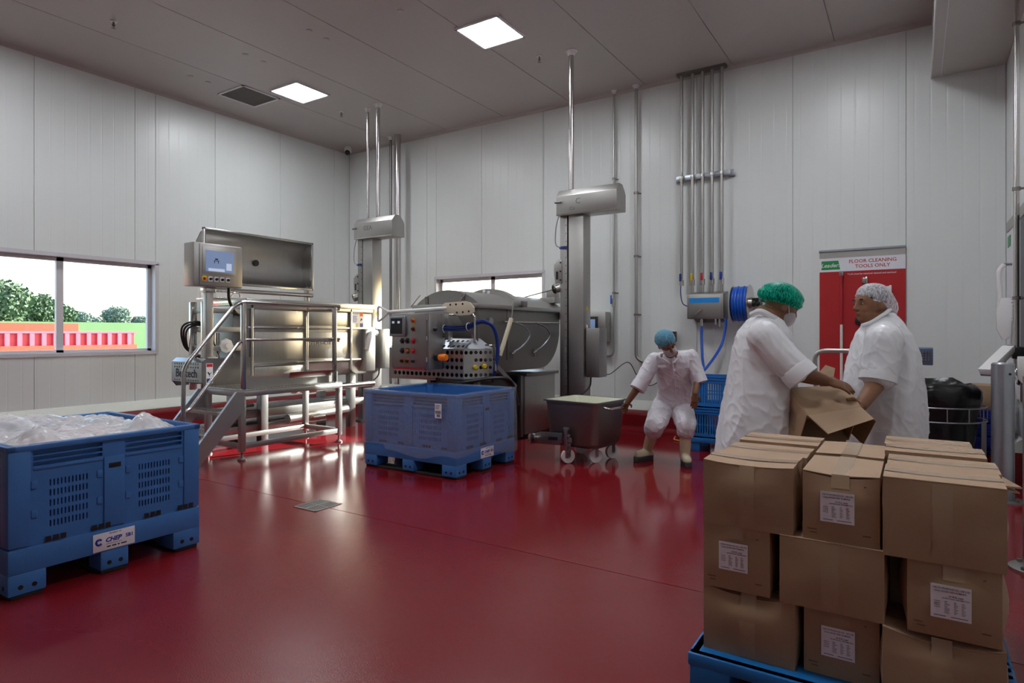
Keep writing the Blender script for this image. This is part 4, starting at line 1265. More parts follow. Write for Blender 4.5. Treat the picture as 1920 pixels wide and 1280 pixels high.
# mixer control cabinet
t = thing('control_cabinet', 'stainless control cabinet with push buttons and amber beacon on the mixer', 'control panel', (-4.82, 5.42, .947))
cx0, cx1, cy0, cy1, cz0, cz1 = -5.10, -4.55, 5.30, 5.555, .947, 1.585
MB().box(cx0, cx1, cy0 + .012, cy1, cz0, cz1).build('cabinet', 'steel', t, bevel=.006)
do = MB().box(cx0 - .0, cx1 - .03, cy0, cy0 + .012, cz0 + .02, cz1 - .01).build('door', 'steel', t, bevel=.004)
b = MB()
for z in (1.53, 1.30, 1.06): b.cyl((cx1 - .02, cy0 + .002, z - .025), (cx1 - .02, cy0 + .002, z + .025), .012, n=10)
b.build('hinge', 'steel_bright', t)
sc = MB().box(cx0 - .015, cx0 + .225, cy0 - .03, cy0, 1.32, 1.555).build('display_cover', 'galv', do, bevel=.008)
MB().box(cx0 + .01, cx0 + .19, cy0 - .032, cy0 - .03, 1.35, 1.53).build('display_screen', 'black_plastic', sc)
b = MB()
for i in (0, 1):
    b.box(cx0 + .035 + i * .085, cx0 + .07 + i * .085, cy0 - .0335, cy0 - .032, 1.47, 1.495)
b.build('display_digits', 'screen_pale', sc)
xs = [cx0 + .165, cx0 + .245, cx0 + .335]
grid = [(2, 1.50, 'red', 'yellow'), (2, 1.405, 'black_plastic', 'orange'), (0, 1.27, 'black_plastic', 'black'), (1, 1.27, 'black_plastic', 'black'), (2, 1.27, 'red', 'red'),
        (0, 1.155, 'black_plastic', 'black'), (1, 1.155, 'orange', 'black'), (2, 1.155, 'red', 'red'), (0, 1.04, 'black_plastic', 'orange'), (1, 1.04, 'black_plastic', 'orange'), (2, 1.04, 'black_plastic', 'galv')]
for i, z, m, mp in grid:
    MB().box(xs[i] - .022, xs[i] + .022, cy0 - .003, cy0, z - .03, z + .03).build('button_plate', mp, do)
    MB().lathe([(.020, 0), (.020, .014), (.015, .026), (0, .026)], (xs[i], cy0 - .003, z), 14, -Y1).build('button', m, do)
MB().box(cx0 + .03, cx1 - .05, cy0 + .0, cy0 + .02, cz0 - .004, cz0 + .012).build('door_gasket', 'sign_red', t)
be = MB().lathe([(.045, 0), (.045, .05), (.038, .052)], (cx1, cy0 + .14, 1.085), 18, X1).build('beacon_base', 'black_plastic', t)
MB().lathe([(.038, .05), (.040, .06), (.040, .13), (.034, .15), (0, .155)], (cx1, cy0 + .14, 1.085), 18, X1).build('beacon', 'amber', t)
MB().lathe([(.022, 0), (.022, .02), (.014, .03), (0, .03)], (cx1, cy0 + .11, 1.40), 14, X1).build('lock', 'black_plastic', t)
# cabinet mounting arms back to the mixer
MB().box(-5.0, -4.94, cy1 - .01, 5.70, 1.25, 1.31).box(-4.70, -4.64, cy1 - .01, 5.70, 1.25, 1.31).build('mounting_arm', 'steel_dark', t)

# white paddle lying across the cabinet
t = thing('mixing_paddle', 'long white plastic paddle lying across the top of the mixer control cabinet', 'paddle', (-4.7, 5.4, 1.6))
pz = 1.607
dr = V((1.43, .02, .045)).normalized()
st = V((-5.41, 5.39, pz - .005)) + dr * .0
MB().cyl(st + dr * .16, st + dr * 1.05, .021, n=12).build('shaft', 'white_plastic', t)
MB().tube(bend([st + dr * .18, st + V((.02, 0, .075)), st + V((-.0, 0, .06)), st + V((0, 0, -.095)), st + V((.02, 0, -.10)), st + dr * .18], .02), .014, 8).build('grip', 'white_plastic', t)
up = V((-dr.z, 0, dr.x)).normalized()
pl = [(.98, .035), (1.02, .06), (1.30, .065), (1.37, .045), (1.42, -.01), (1.42, -.06), (1.36, -.09), (1.20, -.09), (1.08, -.05), (.98, -.02)]
bl = MB().prism(pl, st + V((0, -.008, 0)), dr, up, Y1 * .016).build('blade', 'cream', t, bevel=.004)
b = MB()
for a, c in ((1.10, .035), (1.18, .035), (1.27, .035), (1.19, -.055), (1.27, -.055), (1.35, -.05)):
    b.lathe([(.012, 0), (.012, .002)], st + dr * a + up * c - Y1 * .0085, 10, -Y1)
b.build('blade_hole', 'black', bl)
# ------------------------------------------------------------------ tote cart
t = thing('tote_cart', 'stainless steel tote cart on castors with pale paste residue', 'cart', (-2.98, 6.06, 0))
cx, cy, rot = -2.985, 6.06, math.radians(-7)
ux, uy = V((math.cos(rot), math.sin(rot), 0)), V((-math.sin(rot), math.cos(rot), 0))
def cp(a, b, z): return V((cx, cy, 0)) + ux * a + uy * b + Z1 * z
def rrect(hx, hy, r, n=5):
    out = []
    for sx, sy, a0 in ((1, 1, 0), (-1, 1, PI / 2), (-1, -1, PI), (1, -1, 1.5 * PI)):
        for k in range(n + 1):
            a = a0 + PI / 2 * k / n
            out.append((sx * (hx - r) + r * math.cos(a), sy * (hy - r) + r * math.sin(a)))
    return out
def loft(rings, caps=(True, True)):
    mb = MB(); n = len(rings[0])
    vs = [p for r in rings for p in r]
    fs = [(i * n + k, i * n + (k + 1) % n, (i + 1) * n + (k + 1) % n, (i + 1) * n + k) for i in range(len(rings) - 1) for k in range(n)]
    if caps[0]: fs.append(tuple(reversed(range(n))))
    if caps[1]: fs.append(tuple(range((len(rings) - 1) * n, len(rings) * n)))
    return mb.add(vs, fs)
outer = [(.20, .18, .10, .15), (.265, .235, .08, .165), (.30, .27, .07, .21), (.325, .295, .06, .60), (.33, .30, .055, .635), (.352, .322, .055, .637), (.352, .322, .055, .650)]
inner = [(.330, .300, .052, .650), (.318, .288, .055, .60), (.293, .263, .065, .23), (.25, .22, .08, .20)]
rings = [[cp(a, b, z) for a, b in rrect(hx, hy, r)] for hx, hy, r, z in outer + inner]
loft(rings).build('tub', 'steel_dark', t)
res = [[cp(a, b, z) for a, b in rrect(hx, hy, r)] for hx, hy, r, z in ((.327, .297, .052, .648), (.314, .284, .055, .60), (.300, .270, .06, .42), (.24, .21, .09, .36))]
loft(res, (False, True)).build('residue', 'cream_paste', t)
MB().tube(bend([cp(.352, -.20, .60), cp(.42, -.20, .585), cp(.42, .20, .585), cp(.352, .20, .60)], .05), .013, 10).build('handle', 'steel_bright', t)
for a, b in ((-.02, -.30), (.19, -.10), (-.20, .22), (.2, .22)):
    w = cp(a, b, .075); WA = V((SN * .9 + CS * .35, -CS * .9 + SN * .35, 0)).normalized()
    k = MB()
    k.lathe([(.03, -.020), (.072, -.020), (.075, -.014), (.075, .014), (.072, .020), (.03, .020)], w, 20, WA)
    wo = k.build('castor_wheel', 'white_plastic', t)
    f = MB().bar(w + uy * .0 + WA * .03, w + WA * .03 + Z1 * .16, .04, .006)
    f.bar(w - WA * .03, w - WA * .03 + Z1 * .16, .04, .006)
    f.cyl(w - WA * .035, w + WA * .035, .012, n=8)
    f.build('castor_fork', 'steel', t)
# lifting arm of the cart towards the hoist
q0, q1 = cp(-.52, -.24, .20), cp(-.06, -.345, .24)
d = (q1 - q0).normalized()
s_ = V((-d.y, d.x, 0)).normalized()
arm = MB().prism([(0, -.055), (.40, -.055), (.46, -.02), (.46, .075), (.10, .075), (0, .05)], q0, d, Z1, s_ * .02)
arm.build('lifting_arm', 'steel', t, bevel=.004)
MB().prism([(.25, -.005), (.40, -.005), (.40, .03), (.25, .03)], q0 - s_ * .003, d, Z1, s_ * .004).build('arm_slot', 'black', t)
MB().lathe([(.058, -.02), (.058, .035), (.045, .04), (.0, .04)], q0 + s_ * .0, 18, -s_).build('arm_roller', 'steel_bright', t)
q = cp(-.02, -.345, 0)
MB().prism([(-.02, .06), (.02, .06), (.02, .34), (.035, .36), (.035, .375), (-.03, .375), (-.03, .36), (-.02, .34)], q, ux, Z1, uy * .03).build('lifting_lug', 'steel', t, bevel=.003)
b = MB()
for z in (.30, .25, .20, .14): b.lathe([(.014, 0), (.014, .02), (0, .02)], q + ux * .05 + Z1 * z, 8, -uy)
b.build('bolts', 'galv', t)
MB().bar(cp(-.06, -.32, .24), cp(.02, -.24, .24), .03, .05).build('arm_bracket', 'steel', t)
# low black rail on the floor from the hoist carriage
MB().bar((-4.02, 5.95, .10), cp(-.52, -.20, .22), .03, .03).build('carriage_bar', 'black_plastic', t)

# ------------------------------------------------------------------ wall services on the back wall
def wall_pipe(name, pts, r, label, clips, valve=None):
    t = thing(name, label, 'pipe', pts[-1])
    MB().tube(bend(pts, .10), r, 12).build('pipe', 'steel_satin', t)
    x, y, z = pts[0]
    MB().lathe([(r * 1.1, -.05), (r * 1.8, -.03), (r * 2.4, -.006), (r * 2.4, .002)], (x, y, ZC), 16).build('ceiling_flange', 'lamp_frame', t)
    for z in clips:
        c = MB().lathe([(r * 1.5, -.015), (r * 1.5, .015)], (x, y, z), 14).cyl((x, y, z), (x + .04, YB, z), .01, n=8)
        c.build('pipe_clip', 'steel_dark', t)
    if valve:
        MB().cyl((x - .005, y - .0, valve - .06), (x - .005, y, valve + .06), r * 1.7, n=10).build('valve_body', 'steel_bright', t)
        MB().box(x - .045, x - .025, y - .03, y - .01, valve - .02, valve + .11).build('valve_lever', 'hose_blue', t, bevel=.004)
    return t
wall_pipe('drop_pipe', [(-3.67, 8.385, ZC), (-3.67, 8.385, 1.02), (-3.92, 8.385, 1.02)], .017, 'thin steel drop pipe with blue valve lever beside the wall terminal', (3.6, 1.94), 1.80)
wall_pipe('drop_pipe', [(-3.324, 8.378, ZC), (-3.324, 8.378, .98), (-3.0, 8.378, .90)], .024, 'thicker steel drop pipe bending behind the stooping worker', (3.35, 2.45, 1.62))
# grey terminal and box on the wall behind the hoist
t = thing('wall_terminal', 'small stainless wall terminal with rounded screen behind the hoist', 'terminal', (-3.86, 8.40, 1.3))
MB().box(-4.10, -3.74, 8.25, 8.448, 1.22, 1.67).build('terminal_case', 'steel_satin', t, bevel=.02)
MB().box(-4.05, -3.86, 8.238, 8.252, 1.36, 1.60).build('terminal_bezel', 'black_plastic', t, bevel=.02)
MB().box(-4.03, -3.90, 8.234, 8.239, 1.41, 1.56).build('terminal_screen', 'screen_blue', t)
o = MB().tube(curve([(-3.30, 7.12, .92), (-3.35, 7.5, .82), (-3.38, 8.2, .95), (-3.30, 8.38, .74), (-3.12, 8.40, .62), (-2.85, 8.41, .80)]), .006, 8).build('black_cable', 'black_plastic')
tag(o, 'thin black cable looping down the back wall from the hoist box', 'cable')
t = thing('wall_bracket', 'dark wall bracket holding a brown hose end behind the stooping worker', 'bracket', (-2.80, 8.40, 1.3))
MB().box(-2.86, -2.76, 8.36, 8.448, 1.24, 1.38).build('bracket_plate', 'black_plastic', t, bevel=.004)
MB().ell((-2.81, 8.36, 1.20), (.06, .05, .05)).build('hose_end', 'card_dark', t)
MB().tube(curve([(-2.83, 8.37, 1.18), (-2.86, 8.37, 1.0), (-2.84, 8.38, .80)]), .012, 8).build('hose_tail', 'black_plastic', t)

# hygiene station: five pipes, box, hose
pxs = [-2.66, -2.51, -2.375, -2.25, -2.125]
py = 8.34
lbs = ['supply pipe ending in a thin grey-blue hose, beside the yellow-valve pipe', 'supply pipe with yellow valve handle above the blue-striped steel box', 'supply pipe with red valve handle above the blue-striped steel box',
       'supply pipe with dark blue valve handle between the red-valve and violet-valve pipes', 'supply pipe with violet-blue valve handle at the corner of the blue-striped box']
for k, (x, lb) in enumerate(zip(pxs, lbs)):
    t = thing('supply_pipe', lb, 'pipe', (x, py, 1.9), 'supply pipes of the wash-down station')
    zb = 2.09 if k == 0 else 1.90
    MB().cyl((x, py, zb), (x, py, ZC), .021, n=14).build('pipe', 'steel_satin', t)
    MB().cyl((x, py, 2.0), (x, py, 2.08), .032, n=10).build('valve_body', 'steel_bright', t)
    MB().box(x - .018, x + .012, py - .05, py - .025, 2.06, 2.16).build('valve_handle', ('hose_navy', 'yellow', 'red', 'hose_navy', 'blue_ink')[k], t, bevel=.004)
t = thing('pipe_bracket', 'white bracket rail clamping the five supply pipes to the wall', 'bracket', (-2.4, 8.4, 3.47))
MB().box(-2.74, -2.03, 8.365, 8.41, 3.43, 3.50).box(-2.06, -1.98, 8.41, 8.448, 3.42, 3.51).box(-2.76, -2.71, 8.41, 8.448, 3.42, 3.51).build('rail', 'galv', t, bevel=.003)
for x in pxs:
    MB().lathe([(.027, -.018), (.027, .018)], (x, py, 3.465), 12).build('clamp', 'steel_bright', t)
o = MB().box(-2.72, -2.07, 8.30, 8.40, ZC - .035, ZC).build('pipe_collar', 'steel_dark')
tag(o, 'dark collar plate where the five supply pipes meet the ceiling', 'collar')
t = thing('wash_station', 'stainless wash-down box with a bright blue stripe on the back wall', 'box', (-2.3, 8.3, 1.55))
MB().prism([(8.20, 1.545), (8.20, 1.87), (8.448, 1.915), (8.448, 1.545)], (-2.54, 0, 0), Y1, Z1, X1 * .47).build('box_body', 'steel', t, bevel=.006)
MB().box(-2.515, -2.10, 8.193, 8.20, 1.56, 1.86).build('box_door', 'steel_satin', t, bevel=.003)
MB().box(-2.51, -2.12, 8.190, 8.194, 1.755, 1.82).build('blue_stripe', 'blue_strip', t)
MB().bar((-2.44, 8.17, 1.59), (-2.36, 8.17, 1.66), .014, .014).lathe([(.018, 0), (.018, .03)], (-2.355, 8.194, 1.665), 10, -Y1).build('lever', 'steel_bright', t)
MB().prism([(-2.48, 1.545), (-2.09, 1.545), (-2.13, 1.50), (-2.44, 1.50)], (0, 8.30, 0), X1, Z1, Y1 * .148).build('box_underside', 'steel_dark', t)
MB().cyl((-2.36, 8.25, 1.45), (-2.36, 8.25, 1.55), .022, n=10).cyl((-2.18, 8.25, 1.47), (-2.18, 8.25, 1.55), .02, n=10).cyl((-2.13, 8.25, 1.44), (-2.13, 8.25, 1.55), .02, n=10).build('outlets', 'steel_bright', t)
MB().tube(curve([(-2.66, 8.33, 2.08), (-2.665, 8.32, 1.9), (-2.63, 8.30, 1.76), (-2.54, 8.28, 1.71)]), .007, 8).build('thin_hose', 'hose_navy', t)
# hose reel
t = thing('hose_reel', 'wall hose reel wound with blue hose beside the wash-down box', 'hose reel', (-1.9, 8.25, 1.72))
rc = V((-1.915, 8.20, 1.73))
for k in range(5):
    for rr in (.20, .175):
        MB().tube(arc(rc + X1 * (k * .036), rr + .008 * (k % 2), 0, 2 * PI, Y1, Z1, 28), .019, 8, False).build('hose_turn', 'hose_blue', t)
MB().lathe([(0, .17), (.235, .17), (.24, .176), (.235, .182), (.08, .185), (.08, .21), (0, .21)], rc, 28, X1).build('reel_disc', 'steel_bright', t)
MB().lathe([(0, -.03), (.235, -.03), (.24, -.026), (.235, -.022), (.0, -.022)], rc, 28, X1).build('reel_disc', 'steel_bright', t)
MB().lathe([(.15, -.02), (.15, .17)], rc, 20, X1).build('reel_drum', 'steel_dark', t)
MB().lathe([(.04, 0), (.04, .04), (.02, .05), (.02, .10)], rc + X1 * .20, 12, X1).box(-1.70, -1.64, 8.20, 8.448, 1.70, 1.80).box(-1.98, -1.64, 8.40, 8.448, 1.70, 1.80).build('reel_hub', 'black_plastic', t)
o = MB().tube(curve([(-2.36, 8.25, 1.46), (-2.355, 8.22, 1.30), (-2.31, 8.1, 1.05), (-2.22, 7.85, .90), (-2.14, 7.5, .84), (-2.12, 7.32, .795)]), .017, 10).build('blue_hose', 'hose_blue')
tag(o, 'blue hose hanging from the wash-down box into the blue crates', 'hose')
o = MB().tube(curve([(-2.035, 8.19, 1.55), (-2.04, 8.19, 1.42), (-2.08, 8.10, 1.18), (-2.16, 7.75, .93), (-2.20, 7.45, .83), (-2.22, 7.30, .795)]), .017, 10).build('blue_hose', 'hose_blue')
tag(o, 'blue hose hanging from the hose reel and crossing the other hose', 'hose')

o = MB().tube(curve([(-2.62, 7.95, .012), (-2.55, 7.72, .012), (-2.40, 7.66, .012), (-2.28, 7.72, .012), (-2.10, 7.76, .012)]), .009, 8).build('orange_cord', 'cord_orange')
tag(o, 'thin orange cord lying on the red floor behind the cream boots', 'cord')
# blue crates
def crate(x0, x1, y0, y1, z0, h, m, label, group):
    t = thing('plastic_crate', label, 'crate', ((x0 + x1) / 2, (y0 + y1) / 2, z0), group)
    def side(o, u, W, w):
        n = max(6, int(W / .033))
        us = [0, .045]
        st = (W - .09) / n
        for k in range(n): us += [.045 + k * st + st * .3, .045 + k * st + st * .75]
        us += [W - .045, W]
        us = sorted(set(round(q, 5) for q in us))
        vs = [0, .05, .05 + (h - .13) * .44, .05 + (h - .13) * .5, h - .08, h]
        def hole(i, j):
            c = (us[i] + us[i + 1]) / 2
            if j not in (1, 3) or c < .045 or c > W - .045: return False
            r = ((c - .045) / st) % 1
            return .3 < r < .75
        return MB().grid_plate(us, vs, hole, o, u, Z1, w)
    for o_, u_, W_, w_ in (((x0, y0, z0), X1, x1 - x0, Y1 * .012), ((x0, y1, z0), X1, x1 - x0, -Y1 * .012), ((x0, y0, z0), Y1, y1 - y0, X1 * .012), ((x1, y0, z0), Y1, y1 - y0, -X1 * .012)):
        side(o_, u_, W_, w_).build('crate_side', m, t, smooth=False)
    MB().box(x0, x1, y0, y1, z0, z0 + .015).build('crate_floor', m, t)
    r = MB()
    for z in (h - .012, h - .045, h - .075):
        r.box(x0 - .012, x1 + .012, y0 - .012, y0 + .002, z0 + z, z0 + z + .008).box(x1 - .002, x1 + .012, y0 - .012, y1 + .012, z0 + z, z0 + z + .008)
        r.box(x0 - .012, x0 + .002, y0 - .012, y1 + .012, z0 + z, z0 + z + .008).box(x0 - .012, x1 + .012, y1 - .002, y1 + .012, z0 + z, z0 + z + .008)
    r.build('crate_rim', m, t, smooth=False)
    return t
cr = 'blue crates under the wash-down station'
t = thing('crate_dolly', 'low blue dolly under the pair of blue crates', 'dolly', (-1.9, 7.4, 0))
MB().box(-2.18, -1.58, 7.14, 7.62, .10, .16).build('dolly_frame', 'crate_blue', t, bevel=.006)
for x in (-2.12, -1.64):
    for y in (7.19, 7.57):
        MB().box(x - .05, x + .05, y - .04, y + .04, 0, .105).build('dolly_foot', 'crate_blue', t, bevel=.006)
crate(-2.17, -1.59, 7.15, 7.61, .16, .345, 'crate_blue', 'slotted blue crate resting on the low blue dolly', cr)
crate(-2.15, -1.61, 7.17, 7.59, .505, .36, 'crate_blue', 'blue crate stacked on top, with two blue hoses hanging into it', cr)
for k in range(5):
    crate(.42, .76, 7.35, 7.80, .002 + k * .125, .125, 'crate_dark_blue', ('bottom', 'second', 'middle', 'fourth', 'top')[k] + ' dark blue crate of the stack behind the steel bollard', 'dark blue crates behind the bollard')

# ------------------------------------------------------------------ floor-tools board on the back wall
t = thing('tool_board', 'red wall board for floor cleaning tools with a white header', 'sign', (-.53, 8.43, .7))
bx0, bx1, fy = -.978, -.088, 8.432
MB().box(bx0, bx1, fy, 8.449, .62, 2.33).build('board', 'red_board', t, smooth=False)
hdr = MB().box(bx0, bx1, fy - .003, fy, 2.10, 2.265).build('header', 'sign_white', t)
MB().box(bx0, bx1, fy - .006, fy, 2.265, 2.345).build('metal_strip', 'steel_satin', t)
MB().box(bx0 - .005, bx1 + .005, fy - .025, fy, 2.343, 2.365).build('hanging_rail', 'galv', t)
lg = MB().prism([(bx0 + .022, 2.125), (bx0 + .225, 2.125), (bx0 + .205, 2.232), (bx0 + .022, 2.232)], (0, fy - .005, 0), X1, Z1, Y1 * .002).build('logo', 'sign_green', hdr)
lettering('Leader.', .068, (bx0 + .115, fy - .0056, 2.155), X1, Z1, 'sign_white', lg, shear=.35)
lettering('FLOOR CLEANING', .058, (bx0 + .56, fy - .0036, 2.195), X1, Z1, 'sign_red', hdr)
lettering('TOOLS ONLY', .058, (bx0 + .56, fy - .0036, 2.135), X1, Z1, 'sign_red', hdr)
lettering('Tools must be returned cleaned and sanitised', .027, (bx0 + .55, fy - .0008, 2.055), X1, Z1, 'sign_white', t)
t2 = thing('floor_squeegee', 'long squeegee pole with red upper and white lower shaft on the red board', 'squeegee', (bx0 + .24, 8.40, .7))
MB().cyl((bx0 + .24, 8.405, 1.46), (bx0 + .24, 8.405, 2.08), .016, n=12).build('red_shaft', 'sign_red', t2)
MB().cyl((bx0 + .24, 8.405, .66), (bx0 + .24, 8.405, 1.46), .016, n=12).build('white_shaft', 'white_plastic', t2)
MB().box(bx0 + .215, bx0 + .265, 8.39, 8.432, 2.04, 2.10).build('hook', 'steel_dark', t2, bevel=.006)
for x, z, lb, mm in ((bx0 + .46, 1.94, 'small steel tool hook high on the red board above the white hair net', 'steel_bright'), (bx0 + .70, 1.83, 'white and red tool hook beside the white hair net on the red board', 'white_plastic'), (bx0 + .385, 1.47, 'small ribbed brush head on the red board below the bareheaded chin', 'black_plastic')):
    o = MB().box(x, x + .03, 8.36, 8.432, z, z + .07).box(x + .03, x + .055, 8.36, 8.38, z - .02, z + .08).build('tool_hook', mm, None, bevel=.004)
    tag(o, lb if 'bareheaded' not in lb else 'small ribbed black brush head hanging on the red board', 'hook')

# ------------------------------------------------------------------ right wall: second board, brush, pipe
t = thing('tool_board', 'white wall board with green logo on the side wall by the bollards', 'sign', (.8, 7.4, 1))
MB().box(.795, .818, 6.55, 8.06, .75, 2.47).build('board', 'sign_white', t, smooth=False)
MB().box(.785, .796, 6.55, 8.06, 2.38, 2.48).build('metal_strip', 'steel_satin', t)
MB().box(.790, .796, 7.82, 8.02, 2.22, 2.33).build('logo', 'sign_green', t)
MB().box(.790, .796, 6.55, 7.12, .75, 2.38).build('dark_panel', 'black_plastic', t)
t = thing('hand_brush', 'white long-handled brush hanging on the side wall board', 'brush', (.74, 7.7, 1.3))
MB().tube(curve([(.73, 7.72, 2.03), (.69, 7.70, 1.95), (.70, 7.70, 1.75), (.70, 7.70, 1.55)]), [.022 + .002 * math.sin(k) for k in range(25)], 12).build('brush_handle', 'white_plastic', t)
MB().prism([(-.02, 0), (.06, 0), (.075, -.10), (.06, -.38), (-.0, -.42), (-.05, -.30), (-.05, -.12)], (.72, 7.66, 1.70), X1, Z1, Y1 * .07).build('brush_head', 'white_plastic', t, bevel=.012)
b = MB()
for k in range(7): b.box(.76, .80, 7.665, 7.725, 1.48 + k * .03, 1.495 + k * .03)
b.build('bristles', 'white_plastic', t)
MB().cyl((.73, 7.72, 2.03), (.80, 7.72, 2.03), .012, n=8).build('wall_hook', 'steel_dark', t)
t = thing('scoop', 'white plastic floor scraper leaning out over the steel bollard', 'scraper', (.68, 6.6, 1.1))
p0, p1 = P(1846, 697, 5.25), P(1893, 652, 5.35)
MB().bar(p0, p1, .10, .055).build('scraper_blade', 'white_plastic', t, bevel=.008)
MB().bar(p0 + (p1 - p0) * .03 - Z1 * .034, p1 - Z1 * .03, .085, .02).build('scraper_back', 'galv', t, bevel=.004)
MB().bar(p1, V((.785, p1.y + .12, p1.z - .02)), .05, .05).build('scraper_mount', 'black_plastic', t, bevel=.004)
MB().prism([(0, 0), (.05, 0), (.06, -.16), (.03, -.22), (0, -.18)], (.70, 6.45, 1.17), X1, Z1, Y1 * .03).build('scraper_tail', 'white_plastic', t, bevel=.006)
t = thing('drop_pipe', 'steel pipe with clamps running down beside the side wall board', 'pipe', (.74, 6.9, 1))
MB().tube(bend([(.735, 6.85, 4.23), (.735, 6.85, 1.0), (.735, 6.65, .92), (.735, 6.5, 1.05)], .10), .021, 12).build('pipe', 'steel_bright', t)
for z in (4.02, 2.6, 1.66):
    MB().lathe([(.03, -.015), (.03, .015)], (.735, 6.85, z), 12).cyl((.735, 6.85, z), (.793, 6.85, z), .01, n=8).build('pipe_clip', 'steel_dark', t)
MB().box(.70, .80, 6.78, 6.90, 1.14, 1.24).build('black_clamp', 'black_plastic', t, bevel=.006)
# bollards
def bollard(x, y, r, h, label):
    t = thing('bollard', label, 'bollard', (x, y, 0), 'steel bollards')
    MB().lathe([(r, .01), (r, h - .012), (r - .012, h), (0, h)], (x, y, 0), 24).build('bollard_post', 'galv', t)
    MB().lathe([(.145, 0), (.145, .012), (.14, .014), (r, .014)], (x, y, 0), 24).build('base_plate', 'steel_satin', t)
    for k in range(4):
        a = PI / 4 + k * PI / 2
        MB().lathe([(.014, .012), (.014, .03), (0, .03)], (x + .115 * math.cos(a), y + .115 * math.sin(a), 0), 6).build('anchor_bolt', 'steel_dark', t)
    MB().lathe([(.010, 0), (.010, .006), (0, .006)], (x + r * .5, y - r * .86, h - .09), 8, V((.5, -.86, 0))).build('cap_screw', 'black', t)
bollard(.60, 6.40, .077, 1.12, 'galvanised steel bollard beside the black waste bag')
bollard(.60, 4.62, .077, 1.12, 'galvanised steel bollard with base plate by the carton pallet')

# ------------------------------------------------------------------ black waste bag in a wire ring stand
t = thing('waste_bag_stand', 'black waste bag in a wire ring stand behind the cartons', 'waste bag', (.15, 6.98, 0))
wc = V((.15, 6.98, 0))
rings = []
nseg = 40
pro = [(.25, .02), (.32, .10), (.335, .30), (.34, .52), (.35, .60), (.375, .68), (.40, .76), (.40, .83), (.375, .885), (.335, .905), (.305, .87), (.30, .78), (.27, .70), (.15, .66), (.03, .66)]
for r, z in pro:
    r *= .94
    rg = []
    for k in range(nseg):
        a = 2 * PI * k / nseg
        q = noise.noise(V((math.cos(a) * 2.2, math.sin(a) * 2.2, z * 5))) * .035 + abs(noise.noise(V((math.cos(a) * 5, math.sin(a) * 5, z * 9)))) * .03
        rg.append(wc + V((math.cos(a) * (r + q - .012), math.sin(a) * (r + q - .012), max(.008, z + (q * .9 if z > .6 else 0)))))
    rings.append(rg)
loft(rings).build('bag', 'bag_black', t)
for z in (.70, .575):
    MB().tube(arc(wc + Z1 * z, .395, 0, 2 * PI, X1, Y1, 36), .007, 8, False).build('wire_ring', 'galv', t)
for k in range(14):
    a = 2 * PI * k / 14
    p = wc + V((math.cos(a), math.sin(a), 0)) * .395
    MB().cyl(p + Z1 * .575, p + Z1 * .70, .005, n=6).build('ring_upright', 'galv', t)
for a in (-.5, 1.6, 3.7):
    p = wc + V((math.cos(a), math.sin(a), 0)) * .405
    MB().box(p.x - .018, p.x + .018, p.y - .018, p.y + .018, 0, .59).build('stand_leg', 'steel_dark', t, bevel=.003)
o = MB().add([wc + V((-.28 + .06 * i + .01 * j, -.02 + .07 * j, .70 + .05 * abs(noise.noise(V((i * 1.3, j * 1.7, 2))))))for j in range(4) for i in range(4)], [(j * 4 + i, j * 4 + i + 1, j * 4 + i + 5, j * 4 + i + 4) for j in range(3) for i in range(3)]).build('crumpled_tissue', 'paper')
tag(o, 'crumpled white tissue lying in the black waste bag', 'tissue')
o = MB().box(.44, .74, 7.38, 7.72, .628, .86).build('carton', 'card', None, bevel=.004)
tag(o, 'small brown carton on the dark blue crate stack behind the bollard', 'carton')
# weighing scale with indicator
t = thing('weighing_scale', 'floor scale with grey keypad indicator on a post behind the white-capped worker', 'scale', (.05, 6.5, 0))
MB().box(-.75, -.30, 6.15, 6.62, .03, .09).build('scale_platform', 'steel', t, bevel=.006)
for x in (-.71, -.34):
    for y in (6.19, 6.58): MB().cyl((x, y, 0), (x, y, .035), .02, n=10).build('scale_foot', 'rubber', t)
MB().tube(bend([(-.33, 6.60, .08), (-.33, 6.60, 1.15), (.03, 6.59, 1.15)], .08), .018, 12).build('scale_post', 'steel_satin', t)
ic = MB().obox((.035, 6.56, 1.155), X1 * .10, V((0, .02, .006)), V((0, -.02, .075))).build('indicator', 'indicator_grey', t, bevel=.008)
MB().obox((-.02, 6.528, 1.165), X1 * .04, V((0, .001, 0)), V((0, -.014, .05))).build('indicator_screen', 'hose_navy', ic)
b = MB()
for i in range(3):
    for j in range(4): b.obox((.06 + i * .022, 6.545 - j * .006, 1.125 + j * .022), X1 * .007, V((0, .003, 0)), V((0, -.002, .007)))
b.build('keypad', 'galv', ic)
MB().tube(curve([(.05, 6.57, 1.08), (.04, 6.58, .98), (-.0, 6.6, .85), (-.03, 6.6, .70)]), .007, 8).build('orange_cable', 'container_orange', t)
# platform trolley with loop handle
t = thing('platform_trolley', 'platform trolley with a steel loop handle between the two white-coated workers', 'trolley', (-.35, 5.2, 0))
MB().tube(bend([(-.66, 5.70, .22), (-.70, 5.70, 1.215), (.03, 5.70, 1.215), (.03, 5.70, .22)], .09), .018, 12).build('loop_handle', 'steel_satin', t)
MB().box(-.74, .07, 5.02, 5.72, .17, .22).build('trolley_deck', 'steel', t, bevel=.006)
for x in (-.66, -.01):
    for y in (5.10, 5.62):
        MB().lathe([(.03, -.018), (.075, -.018), (.08, -.01), (.08, .01), (.075, .018), (.03, .018)], (x, y, .08), 18, X1).build('wheel', 'rubber', t)
        MB().box(x - .03, x + .03, y - .025, y + .025, .10, .175).build('wheel_fork', 'steel_dark', t)

